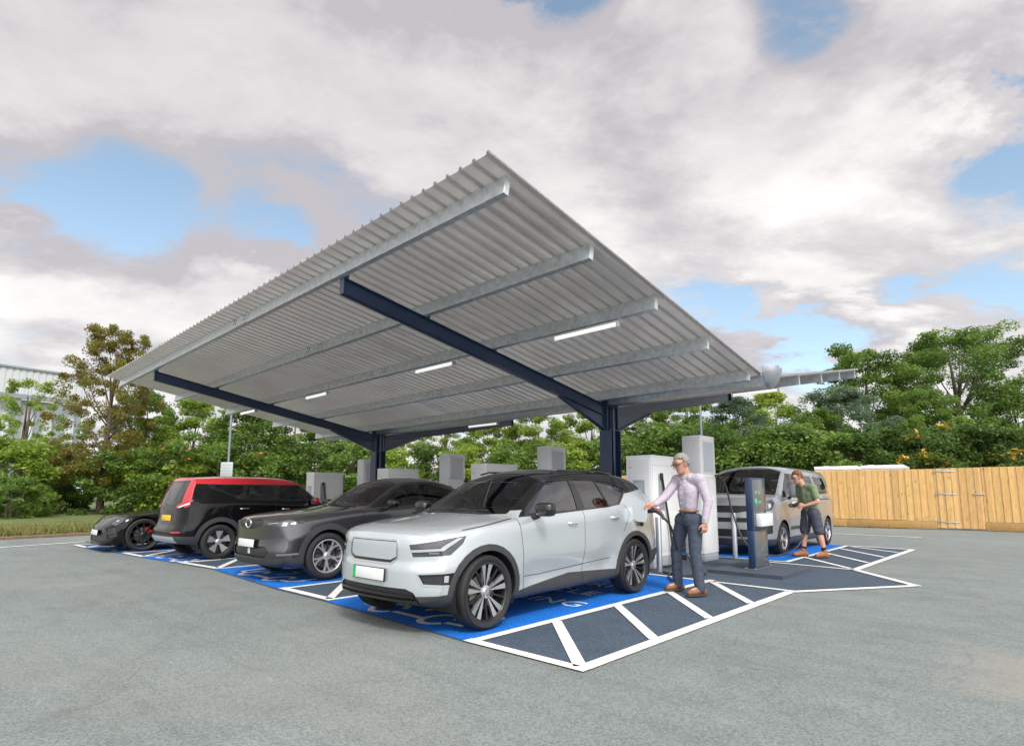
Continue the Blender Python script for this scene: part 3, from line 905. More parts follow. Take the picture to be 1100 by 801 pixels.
M['rim'] = mat('machined_alloy', (0.62, 0.63, 0.65), rough=0.22, metal=0.85, var=0.04)
M['rimdark'] = mat('dark_alloy', (0.025, 0.026, 0.03), rough=0.35, metal=0.4, coat=0.3)
M['rimsilver'] = mat('silver_alloy', (0.58, 0.59, 0.61), rough=0.3, metal=0.65, var=0.04)
M['disc'] = mat('brake_disc', (0.25, 0.24, 0.23), rough=0.4, metal=0.8)
M['liner'] = mat('arch_liner', (0.012, 0.012, 0.013), rough=0.9)
M['clad'] = mat('grey_black_cladding', (0.040, 0.043, 0.048), rough=0.5, var=0.12, bump=0.05, bscale=200)
M['interior'] = mat('dark_interior', (0.028, 0.029, 0.032), rough=0.7)
M['seat'] = mat('seat_cloth', (0.05, 0.052, 0.056), rough=0.75, var=0.1)
M['glass'] = glass_mat('tinted_glass', (0.66, 0.70, 0.69), ior=1.6)
M['glass_bright'] = glass_mat('sky_mirroring_glass', (0.42, 0.46, 0.46), ior=2.7)
M['glassdark_bright'] = glass_mat('privacy_mirroring_glass', (0.08, 0.085, 0.09), ior=2.4)
M['glassdark'] = glass_mat('privacy_glass', (0.14, 0.15, 0.155), ior=1.6)
M['screenglass'] = glass_mat('windscreen_glass', (0.76, 0.80, 0.79), rough=0.01)
M['lens'] = mat('lamp_lens', (0.05, 0.055, 0.06), rough=0.06, coat=1.0)
M['led'] = mat('lamp_reflector', (0.75, 0.78, 0.80), rough=0.2, coat=0.6)
M['chrome'] = mat('chrome', (0.75, 0.76, 0.78), rough=0.12, metal=0.95, var=0.02)
M['plate'] = mat('number_plate_white', (0.70, 0.72, 0.72), rough=0.4, var=0.02)
M['plateY'] = mat('number_plate_yellow', (0.75, 0.48, 0.03), rough=0.4, var=0.1, vscale=40)
M['plateG'] = mat('plate_green_band', (0.01, 0.40, 0.09), rough=0.4)
M['taillamp'] = mat('tail_lamp_red', (0.42, 0.008, 0.015), rough=0.1, coat=1.0)

def make_wheel(r, ri, w, style, rimm, cal=None):
    """wheel with its axle along +x (outer face at +w/2)"""
    t = bpy.data.objects.new('wheel', None); COL.objects.link(t); t.empty_display_size = .1
    RX = Matrix.Rotation(R(90), 4, 'Y')
    h = w / 2
    prof = [(ri - .004, -h + .012), (ri + .012, -h + .002), (ri + .045, -h - .006), (r - .035, -h - .003), (r - .012, -h + .014), (r - .003, -h + .032)]
    for g_ in (-.052, -.018, .018, .052):
        prof += [(r, g_ - .0055), (r - .009, g_ - .004), (r - .009, g_ + .004), (r, g_ + .0055)]
    prof += [(r - .003, h - .032), (r - .012, h - .014), (r - .035, h + .003), (ri + .045, h + .006), (ri + .02, h + .004), (ri + .012, h - .002), (ri - .004, h - .012)]
    b = MB(); b.lathe(prof, 64, M=RX); b.build('tyre', M['rubber'], t, angle=50)
    b = MB(); b.lathe([(ri + .001, h - .010), (ri - .010, h - .007), (ri - .016, h - .012), (ri - .022, h - .05), (ri - .03, -h + .03), (ri - .005, -h + .012)], 48, M=RX)
    b.build('rim_barrel', M['rimdark'] if style != 'fivey' else M['rimsilver'], t, angle=50)
    def pol(rr, a, base=.052): # radius, angle -> point on the dished face
        x = h - .045 + .028 * (rr / ri) ** 2
        return Vector((x, rr * math.sin(a), rr * math.cos(a)))
    br, bk = MB(), MB()
    def spoke(mb, n, pts, dep=.03, rot0=0.0):
        for k in range(n):
            a0 = rot0 + 2 * math.pi * k / n
            mb.prism([pol(rr, a0 + R(a)) for rr, a in pts], (-dep, 0, 0))
    e = ri - .014
    if style == 'twin':      # five pairs of broad machined blades with a black slot between
        spoke(br, 5, [(.040, -9), (e, -16.5), (e, -4.5), (.12, -3), (.05, -2)]); spoke(br, 5, [(.040, 9), (.05, 2), (.12, 3), (e, 4.5), (e, 16.5)])
        spoke(bk, 5, [(.05, -2.2), (e * .98, -4.4), (e * .98, -3.4), (.10, -1.5)], .02); spoke(bk, 5, [(.05, 2.2), (.10, 1.5), (e * .98, 3.4), (e * .98, 4.4)], .02)
        spoke(bk, 5, [(.05, -8), (e * .97, -2.5), (e * .97, 2.5), (.05, 8)], .02, math.pi / 5)
    elif style == 'fivey':   # five forked spokes
        spoke(br, 5, [(.04, -28), (.10, -11), (.16, -10), (e, -17), (e, -8), (.15, -2.0), (.15, 2.0), (e, 8), (e, 17), (.16, 10), (.10, 11), (.04, 28)])
        spoke(bk, 5, [(.05, -6), (e * .97, -3), (e * .97, 3), (.05, 6)], .02, math.pi / 5)
    elif style == 'broad':   # five wide blades with dark triangles between
        spoke(br, 5, [(.035, -20), (.09, -17), (e, -19), (e, 19), (.09, 17), (.035, 20)])
        spoke(bk, 5, [(.05, -5), (e * .96, -3), (e * .96, 3), (.05, 5)], .02, math.pi / 5)
    else:                    # ten slender dark spokes
        spoke(br, 10, [(.03, -12), (.08, -6), (e, -4.2), (e, 4.2), (.08, 6), (.03, 12)])
    br.build('spokes', rimm, t, angle=30)
    if len(bk.bm.verts): bk.build('spoke_insets', M['rimdark'], t, angle=30)
    else: bk.bm.free()
    b = MB(); b.lathe([(.062, h - .06), (.060, h - .038), (.034, h - .030), (.030, h - .026), (0, h - .024)], 24, M=RX); b.build('hub_cap', rimm, t)
    b = MB(); b.lathe([(.165, h - .115), (.165, h - .10), (.06, h - .10), (.06, h - .085), (0, h - .085)], 32, M=RX); b.build('brake_disc', M['disc'], t)
    if cal:
        b = MB()
        b.prism([(h - .118, .185 * math.sin(R(a)), .185 * math.cos(R(a))) for a in (60, 75, 90, 105, 120)] + [(h - .118, .115 * math.sin(R(a)), .115 * math.cos(R(a))) for a in (120, 90, 60)], (.045, 0, 0))
        b.build('brake_caliper', cal, t)
    return t

def place_wheels(car, proto, ax, xo, r, w, zs=1.0):
    first = True
    for y in ax:
        for s in (1, -1):
            o = proto if first else copy_tree(proto)
            first = False
            o.parent = car
            o.location = (s * (xo - w / 2), y, r / zs if zs != 1 else r); o.scale = (1, 1, 1 / zs)
            o.rotation_euler = (0.7 * y if zs == 1 else 0, 0, 0) if s > 0 else (0, 0, math.pi)

def seats(car, rows, z0, xs=(.37, -.37), wide=.25):
    for ri_, y in enumerate(rows):
        for x in xs:
            b = MB()
            b.box(x - wide, x + wide, y - .25, y + .25, z0, z0 + .16, .05)
            b.box(x - wide + .01, x + wide - .01, -.06, .06, 0, .60, .045, M=Matrix.Translation((0, y + .24, z0 + .12)) @ Matrix.Rotation(R(-14), 4, 'X'))
            s = b.build('seat', M['seat'], car)
            h_ = MB(); h_.box(x - .13, x + .13, -.05, .05, .63, .82, .045, M=Matrix.Translation((0, y + .24, z0 + .12)) @ Matrix.Rotation(R(-14), 4, 'X'))
            h_.build('headrest', M['seat'], s)

def make_car(name, label, loc, rz_, S, group=None):
    car = thing(name, label, S.get('cat', 'car'), loc, rz_, group)
    k_ = S.get('scale', .98); car.scale = (k_ * S.get('xs', 1.0), k_, k_ * S.get('zs', 1.0))
    bm = body_bm(S); lay = bm.faces.layers.int.new('part')
    bm.normal_update()
    parts = {}      # id -> (name, material, offset, skirt, parent id)
    ids = [0]
    def new(nm, m, off=0.0, sk=0.0, par=None, angle=30):
        ids[0] += 1; parts[ids[0]] = (nm, m, off, sk, par, angle); return ids[0]
    seam = 9999
    L = S['L']; ra = S['ra']
    def onside(s, zmin=-9): return lambda f: f.calc_center_median().x * s > .32 and f.normal.x * s > .12
    S['detail'](bm, lay, new, onside, parts, seam)
    nose = S.get('nose', 0.0)
    # wheel arches: lip, then the opening
    for s in (1, -1):
        for y in S['ax']:
            side = lambda f: f.calc_center_median().x * s > .5
            if S.get('lip'):
                li = new('wheel_arch_trim', S['lipmat'], .010, .02)
                cut(bm, lay, circ(y, S.get('hz', S['r']) + .01, ra + S['lip']), SIDE, lambda f: side(f) and f.normal.x * s > .1, li, keep=S.get('lipkeep'))
            fs = cut(bm, lay, circ(y, S.get('hz', S['r']) + .01, ra), SIDE, side, 9998)
            bmesh.ops.delete(bm, geom=fs, context='FACES')
    if nose:      # shorten the overhang ahead of the front arch
        y0 = S['ax'][0] - ra - S.get('lip', 0) - .012
        for v in bm.verts:
            if v.co.y < y0: v.co.y = y0 - (y0 - v.co.y) * (y0 - nose) / y0
    if S.get('tail'):
        y0 = S['ax'][1] + ra + S.get('lip', 0) + .012
        for v in bm.verts:
            if v.co.y > y0: v.co.y = y0 + (v.co.y - y0) * (L - S['tail'] - y0) / (L - y0)
    bm.normal_update()
    objs = {}
    by = {}
    for f in bm.faces: by.setdefault(f[lay], []).append(f)
    order = sorted(parts, key=lambda i: (parts[i][4] is not None, i))
    for i in order:
        nm, m, off, sk, par, ang = parts[i]
        if i not in by: continue
        objs[i] = extract(bm, by[i], nm, m, objs.get(par, car) if par else car, off, sk, ang)
    rest = by.get(0, []) + by.get(seam, [])
    nb = bmesh.new(); mp = {}
    for f in rest:
        for v in f.verts:
            if v not in mp: mp[v] = nb.verts.new(v.co)
    for f in rest:
        try: nf = nb.faces.new([mp[v] for v in f.verts]); nf.material_index = 1 if f[lay] == seam else 0
        except ValueError: pass
    me = bpy.data.meshes.new('body'); nb.to_mesh(me); nb.free()
    for p in me.polygons: p.use_smooth = True
    me.set_sharp_from_angle(angle=R(28))
    body = mesh_obj('body', me, [S['paint'], M['liner']], car)
    # arch liners
    for s in (1, -1):
        for y in S['ax']:
            b = MB(); n = 24; rr = ra + .012; zc = S.get('hz', S['r']) + .01
            x0, x1 = .48 * s, (S['Wn'] - .035) * s
            A = [(y + rr * math.cos(R(-25 + 230 * i / n)), zc + rr * math.sin(R(-25 + 230 * i / n))) for i in range(n + 1)]
            for i in range(n):
                b.poly([(x0, *A[i]), (x0, *A[i+1]), (x1, *A[i+1]), (x1, *A[i])])
            b.poly([(x0, *a) for a in A])
            b.build('wheel_arch_liner', M['liner'], car, angle=60)
    place_wheels(car, S['wheel'], S['ax'], S['xo'], S['r'], S['tw'], S.get('zs', 1.0))
    bvh = BVHTree.FromBMesh(bm)
    bm.free()
    return car, bvh, objs

def mirror(car, s, y, x0, z, m_body, m_base, sz=(.23, .11, .15), arm=True):
    """door mirror: rounded housing on a short arm"""
    b = MB(); bm = b.bm
    g_ = bmesh.ops.create_uvsphere(bm, u_segments=20, v_segments=12, radius=.5)
    for v in g_['verts']:
        p = v.co; p.x, p.y, p.z = [math.copysign(abs(c * 2) ** .55 / 2, c) for c in p]
        if p.y > .25: p.y = .25
    bmesh.ops.scale(bm, vec=(sz[0], sz[1] * 1.3, sz[2]), verts=g_['verts'])
    bmesh.ops.translate(bm, vec=(s * (x0 + .06 + sz[0] / 2), y, z), verts=g_['verts'])
    o = b.build('door_mirror', m_body, car, angle=50)
    c = MB(); c.tube([(s * (x0 - .03), y - .03, z - sz[2] * .62), (s * (x0 + .06), y - .01, z - sz[2] * .5), (s * (x0 + .1), y, z - sz[2] * .3)], [.035, .03, .03], 10)
    c.build('mirror_arm', m_base, o)
    c = MB(); c.box(s * (x0 + .075) if s > 0 else -(x0 + .06 + sz[0] - .015), s * (x0 + .06 + sz[0] - .015) if s > 0 else -(x0 + .075), y + sz[1] * .33, y + sz[1] * .335 + .004, z - sz[2] * .36, z + sz[2] * .36)
    c.build('mirror_glass', M['chrome'], o)

def door_handle(bvh, par, s, y, z, m, ln=.17):
    h = bvh.ray_cast(Vector((s * 2, y, z)), Vector((-s, 0, 0)))
    x = h[0].x if h[0] else s * .9
    b = MB()
    b.tube([(x - s * .004, y - ln / 2, z), (x + s * .028, y - ln / 2 + .025, z), (x + s * .032, y, z + .002), (x + s * .028, y + ln / 2 - .025, z), (x - s * .004, y + ln / 2, z)], .011, 8)
    b.build('door_handle', m, par)

def plate(car, y, z, m, w=.52, h=.11, tilt=0, band=None, sgn=-1, name='number_plate'):
    b = MB(); Mx = Matrix.Translation((0, y, z)) @ Matrix.Rotation(R(tilt), 4, 'X')
    b.box(-w / 2, w / 2, -.006, .006, -h / 2, h / 2, .003, M=Mx)
    o = b.build(name, m, car)
    f = MB(); f.box(-w / 2 - .006, w / 2 + .006, -.0045 if sgn < 0 else -.012, .012 if sgn < 0 else .0045, -h / 2 - .006, h / 2 + .006, .002, M=Mx)
    f.build('plate_surround', M['black'], o)
    if band:
        g_ = MB(); x = -w / 2 if sgn < 0 else w / 2
        g_.box(x + .0005, x + .045, -.0085, -.0062, -h / 2 + .001, h / 2 - .001, M=Mx); g_.build('plate_band', band, o)
    return o

def cabin(car, y0, y1, zf, zb, w, rhd=True):
    b = MB(); b.box(-w, w, y0, y1, zf - .04, zf); b.build('cabin_floor', M['interior'], car)
    b = MB(); b.box(-w + .02, w - .02, y0 - .05, y0 + .38, zf + .002, zb - .03, .05); d = b.build('dashboard', M['interior'], car)
    b = MB(); sx = -.37 if rhd else .37
    pts = [(sx + .18 * math.cos(2 * math.pi * i / 20), y0 + .47 - .06 * math.sin(2 * math.pi * i / 20), zb + .02 + .17 * math.sin(2 * math.pi * i / 20)) for i in range(21)]
    b.tube(pts, .014, 6, cap=False); b.tube([(sx - .17, y0 + .46, zb + .02), (sx + .17, y0 + .46, zb + .02)], .02, 6)
    b.build('steering_wheel', M['black'], car)
# ------------------------------------------------------------------ the five vehicles
def paint(name, col, metal=0.5, rough=0.32, flake=0.05, coat=1.0, back=(.03, .03, .032), spec=.5):
    return mat(name, col, rough=rough, metal=metal, coat=coat, spec=spec, var=flake, vscale=900, back=back, coatr=0.04)
M['p_silver'] = paint('silver_white_paint', (0.57, 0.625, 0.655), metal=0.5, rough=0.27, flake=0.03)
M['p_grey'] = paint('dark_grey_metallic_paint', (0.085, 0.085, 0.092), metal=0.8, rough=0.27)
M['p_black'] = paint('black_paint', (0.005, 0.005, 0.006), metal=0.0, rough=0.25, flake=0.0, spec=.05, coat=.6)
M['p_red'] = paint('red_roof_paint', (0.50, 0.010, 0.022), metal=0.0, rough=0.3, flake=0.02)
M['p_van'] = paint('warm_grey_metallic_paint', (0.36, 0.385, 0.42), metal=0.45, rough=0.34)
M['p_roof'] = paint('black_roof_paint', (0.006, 0.006, 0.007), metal=0.0, rough=0.2, flake=0.0, spec=.1)
M['ledg'] = mat('lamp_grey', (0.38, 0.41, 0.43), rough=0.25, coat=0.5)
M['ledd'] = mat('satin_strip', (0.16, 0.165, 0.17), rough=0.4)
M['grillep'] = mat('grille_panel_silver', (0.46, 0.51, 0.55), rough=0.42, metal=0.3, coat=0.4, var=0.02)

def seams(bm, lay, side, pts, w, seam, keep):
    for a, b in zip(pts[:-1], pts[1:]):
        cut(bm, lay, strip(a, b, w), SIDE, side, seam, keep=keep)
def frontpred(ymax): return lambda f: f.calc_center_median().y < ymax and f.normal.y < -.15
def rearpred(ymin): return lambda f: f.calc_center_median().y > ymin and f.normal.y > .15
def corner_pred(s, ymax, a=45):
    d = Vector((s * math.sin(R(a)), -math.cos(R(a)), 0))
    return lambda f: f.calc_center_median().y < ymax and f.calc_center_median().x * s > .2 and f.normal.dot(d) > .15
def corner_pred_r(s, ymin, a=45):
    d = Vector((s * math.sin(R(a)), math.cos(R(a)), 0))
    return lambda f: f.calc_center_median().y > ymin and f.calc_center_median().x * s > .2 and f.normal.dot(d) > .15
def mx(poly, s): return [(p[0] * s, p[1]) for p in poly]

# ---- silver SUV
def det_suv(bm, lay, new, onside, parts, seam):
    rf = new('roof', M['p_roof'])
    cut(bm, lay, [(1.31, 1.050), (3.45, 1.30), (4.6, 1.40), (4.6, 1.9), (1.5, 1.9), (1.04, 1.10)], SIDE, lambda f: True, rf)
    cl = new('lower_cladding', M['clad'], .008, .02)
    cut(bm, lay, [(1.0, .05), (3.4, .05), (3.4, .535), (3.08, .50), (1.62, .43), (1.0, .46)], SIDE, lambda f: f.calc_center_median().z < .6, cl)
    cut(bm, lay, [(-.5, .05), (1.0, .05), (1.0, .42), (.5, .385), (-.5, .33)], SIDE, lambda f: True, cl)
    cut(bm, lay, [(3.4, .05), (5, .05), (5, .58), (3.4, .50)], SIDE, lambda f: True, cl)
    ga = new('windscreen', M['screenglass'], -.003, .012)
    for s in (1, -1):
        sd = onside(s)
        df = new('front_door', M['p_silver']); dr = new('rear_door', M['p_silver'])
        cut(bm, lay, [(1.32, 1.05), (1.41, .455), (2.45, .47), (2.45, 1.11)], SIDE, sd, df, keep={0})
        cut(bm, lay, [(2.45, .47), (3.0, .50), (3.46, 1.0), (3.40, 1.17), (2.45, 1.11)], SIDE, sd, dr, keep={0})
        k = {0, df, dr, cl}
        seams(bm, lay, sd, [(1.32, 1.05), (1.36, .80), (1.41, .30)], .008, seam, k)
        seams(bm, lay, sd, [(2.455, 1.10), (2.45, .30)], .008, seam, k)
        seams(bm, lay, sd, [(3.37, 1.17), (3.45, 1.03), (3.30, .82)], .008, seam, k)
        seams(bm, lay, sd, [(1.41, .445), (1.65, .44), (3.0, .505)], .008, seam, {0, df, dr})
        # bonnet shut line
        cut(bm, lay, strip((.62, .955), (1.29, 1.045), .007), SIDE, lambda f: f.calc_center_median().x * s > .5, seam, keep={0})
        tr = new('window_trim', M['blackgl'], .002)
        cut(bm, lay, [(1.38, 1.056), (2.0, 1.080), (3.0, 1.135), (3.27, 1.165), (3.60, 1.375), (3.25, 1.49), (2.5, 1.50), (1.98, 1.462)], SIDE, sd, tr)
        g1 = new('window', M['glass_bright'], -.004, .008, df); g2 = new('window', M['glassdark_bright'], -.004, .008, dr); g3 = new('quarter_window', M['glassdark_bright'], -.004, .008)
        cut(bm, lay, [(1.53, 1.092), (2.36, 1.118), (2.40, 1.468), (2.02, 1.446)], SIDE, sd, g1)
        cut(bm, lay, [(2.51, 1.123), (2.99, 1.150), (2.93, 1.472), (2.49, 1.470)], SIDE, sd, g2)
        cut(bm, lay, [(3.035, 1.155), (3.25, 1.180), (3.54, 1.370), (3.23, 1.462), (2.975, 1.470)], SIDE, sd, g3)
        # lights
        cp = corner_pred(s, 1.0)
        hl = new('headlight', M['lens'], -.006, .015)
        cut(bm, lay, [(.455, .825), (1.06, .905), (1.03, .835), (.92, .735), (.50, .715)], CORNER(s), cp, hl)
        ld = new('running_light', M['ledg'], .003, 0, hl)
        cut(bm, lay, [(.48, .780), (.84, .800), (.86, .778), (.485, .757)], CORNER(s), cp, ld)
        cut(bm, lay, [(.80, .790), (.985, .887), (1.03, .89), (.86, .778)], CORNER(s), cp, ld)
        rl = new('headlight_projector', M['ledd'], .002, 0, hl)
        cut(bm, lay, [(.68, .745), (.80, .748), (.80, .765), (.68, .762)], CORNER(s), cp, rl)
        fg = new('fog_light_pocket', M['black'], -.02, .0, None)
        fs_ = new('fog_light_surround', M['mgrey'], .003, .012)
        cut(bm, lay, [(.53, .565), (.60, .455), (.98, .445), (1.0, .585), (.93, .60)], CORNER(s), cp, fs_)
        cut(bm, lay, [(.555, .558), (.615, .475), (.945, .465), (.965, .575)], CORNER(s), cp, fg)
        fl = new('fog_light', M['mgrey'], -.01, 0, fg)
        cut(bm, lay, [(.86, .49), (.91, .488), (.915, .55), (.865, .55)], CORNER(s), cp, fl)
        tl = new('tail_light', M['taillamp'], .004, .01)
        cut(bm, lay, [(.60, .98), (1.06, .98), (1.06, 1.12), (.60, 1.12)], (Vector((s * .7071, -.7071, 0)) , Vector((0, 0, 1))), lambda f: False, tl)
        cut(bm, lay, mx([(.56, 1.36), (.60, .95), (.78, .93), (.78, 1.30)], s), FRONT, rearpred(3.6), tl)
    cut(bm, lay, [(-.70, 1.34), (-.46, 1.205), (-.2, 1.16), (.2, 1.16), (.46, 1.205), (.70, 1.34), (.60, 1.97), (.30, 2.04), (-.30, 2.04), (-.60, 1.97)], TOP, lambda f: f.normal.z > .2 and f.calc_center_median().z > 1.02, ga)
    gs = new('grille_surround', M['chrome'], .006, .015); gp = new('grille_panel', M['grillep'], .002, .004, gs); gl = new('grille_slot', M['black'], -.004, 0, gs)
    fp = frontpred(.5)
    cut(bm, lay, [(-.375, .868), (.375, .868), (.405, .83), (.405, .70), (.32, .635), (-.32, .635), (-.405, .70), (-.405, .83)], FRONT, fp, gs)
    cut(bm, lay, [(-.365, .855), (.365, .855), (.388, .82), (.388, .70), (.312, .650), (-.312, .650), (-.388, .70), (-.388, .82)], FRONT, fp, gl)
    cut(bm, lay, [(-.36, .848), (.36, .848), (.378, .82), (.378, .71), (.30, .678), (-.30, .678), (-.378, .71), (-.378, .82)], FRONT, fp, gp)
    li = new('lower_grille', M['black'], -.012, .0)
    cut(bm, lay, [(-.60, .395), (-.52, .425), (.52, .425), (.60, .395), (.66, .29), (-.66, .29)], FRONT, fp, li)
    lb = new('grille_bar', M['blackgl'], .014, .02, li)
    cut(bm, lay, [(-.60, .372), (.60, .372), (.61, .35), (-.61, .35)], FRONT, fp, lb)
    cut(bm, lay, [(-.63, .325), (.63, .325), (.64, .305), (-.64, .305)], FRONT, fp, lb)
    rw = new('rear_window', M['glassdark_bright'], -.004, .01)
    cut(bm, lay, [(-.55, 1.16), (.55, 1.16), (.48, 1.42), (-.48, 1.42)], FRONT, rearpred(3.6), rw)
SUV = dict(soft=1, zs=.955, xs=.935, fpow=1.15, ffade=.85, nose=.15, tail=.10, L=4.425, Wn=.937, zmid=.66, ax=(.87, 3.572), r=.338, hz=.338 / .955, ra=.388, tw=.235, xo=.925, scallop=.05, tumble=.022, lip=.062, paint=M['p_silver'], lipmat=M['clad'],
    top=[(0, .925), (.08, .955), (.3, .99), (.8, 1.04), (1.05, 1.072), (1.2, 1.095), (1.65, 1.35), (2.0, 1.54), (2.28, 1.60), (2.8, 1.635), (3.3, 1.640), (3.9, 1.612), (4.425, 1.56)],
    edge=[(0, .90), (.08, .928), (.3, .962), (.8, 1.008), (1.2, 1.04), (1.33, 1.062), (1.66, 1.26), (2.01, 1.452), (2.35, 1.525), (2.8, 1.56), (3.3, 1.565), (3.9, 1.535), (4.425, 1.48)],
    ew=[(0, .70), (.3, .76), (.8, .79), (1.2, .80), (1.33, .80), (1.66, .735), (2.01, .68), (2.45, .66), (3.3, .64), (3.9, .61), (4.425, .58)],
    belt=[(0, .86), (.3, .92), (.8, .972), (1.42, 1.03), (2., 1.06), (3., 1.115), (3.6, 1.165), (4.425, 1.19)],
    bw=[(0, .80), (.15, .83), (.4, .87), (1, .90), (1.42, .905), (3., .91), (3.8, .90), (4.425, .84)],
    mid=[(0, .85), (.15, .885), (.5, .925), (.9, .937), (1.6, .922), (2.9, .927), (3.5, .937), (4.0, .925), (4.425, .87)],
    sill=[(0, .30), (.3, .25), (1, .205), (3.4, .215), (4.425, .31)],
    fprof=[(.2, .10), (.30, .035), (.42, .0), (.60, .005), (.66, .028), (.8, .035), (.87, .05), (.92, .09), (1.0, .14)], fplan=lambda u: .11 * u ** 2 + .40 * u ** 4,
    rprof=[(.3, .06), (.5, 0), (.75, .02), (1.0, .05), (1.2, .12), (1.45, .27), (1.6, .30)], rplan=lambda u: .04 * u ** 2 + .16 * u ** 5, detail=det_suv)
SUV['wheel'] = make_wheel(.338, .270, .235, 'twin', M['rim'])
SUVLOC = (-4.69, 2.95, ISZ + .008)
suv, bvh, ob = make_car('silver_suv', 'silver-white SUV with black roof charging at the front bay, its wheels on blue paint', SUVLOC, R(1.3), SUV)
cabin(suv, 1.25, 4.2, .52, 1.07, .80)
seats(suv, (2.15, 3.05), .5)
for s in (1, -1):
    mirror(suv, s, 1.59, .87, 1.135, M['blackgl'], M['black'])
    dn = [o for o in suv.children if o.name.startswith('front_door')]
for s, nm in ((1, 0), (-1, 1)):
    fd = [o for o in suv.children if o.name.startswith('front_door')][nm]; rd = [o for o in suv.children if o.name.startswith('rear_door')][nm]
    door_handle(bvh, fd, s, 2.22, .965, M['p_silver']); door_handle(bvh, rd, s, 3.10, 1.005, M['p_silver'])
plate(suv, -.012 + .15, .535, M['plate'], tilt=-3, band=M['plateG'])
b = MB(); b.tube([(-.55, 1.25, 1.115), (-.1, 1.22, 1.13), (.2, 1.24, 1.135)], .008, 6); b.tube([(.1, 1.20, 1.125), (.5, 1.28, 1.12)], .008, 6); b.build('wiper', M['black'], suv)
for s in (1, -1):
    b = MB(); b.tube([(s * .61, 2.2, 1.555), (s * .605, 2.35, 1.590), (s * .595, 3.2, 1.600), (s * .58, 3.5, 1.570)], .012, 8); b.build('roof_rail', M['blackgl'], suv)
# open charging flap, socket and its hanging cap on the rear wing
b = MB(); b.prism([(.095 + .105 * math.copysign(abs(math.cos(a)) ** .6, math.cos(a)), -.006, (.118 + .02 * math.cos(a)) * math.copysign(abs(math.sin(a)) ** .6, math.sin(a))) for a in [2 * math.pi * i / 28 for i in range(28)]], (0, .014, 0), M=Matrix.Translation((.915, 3.55, 1.05)) @ Matrix.Rotation(R(14), 4, 'Z')); b.build('charging_flap', M['p_silver'], suv)
b = MB(); b.lathe([(.085, 0), (.085, .012), (.06, .014), (.06, .004), (0, .004)], 24, M=Matrix.Translation((.905, 3.72, 1.03)) @ Matrix.Rotation(R(90), 4, 'Y')); b.build('charging_socket', M['black'], suv)
b = MB(); b.lathe([(.035, 0), (.035, .02), (.025, .026), (0, .026)], 16, M=Matrix.Translation((.945, 3.70, .90)) @ Matrix.Rotation(R(90), 4, 'Y')); b.tube([(.93, 3.72, 1.0), (.96, 3.71, .93)], .006, 6); b.build('socket_cap', M['black'], suv)

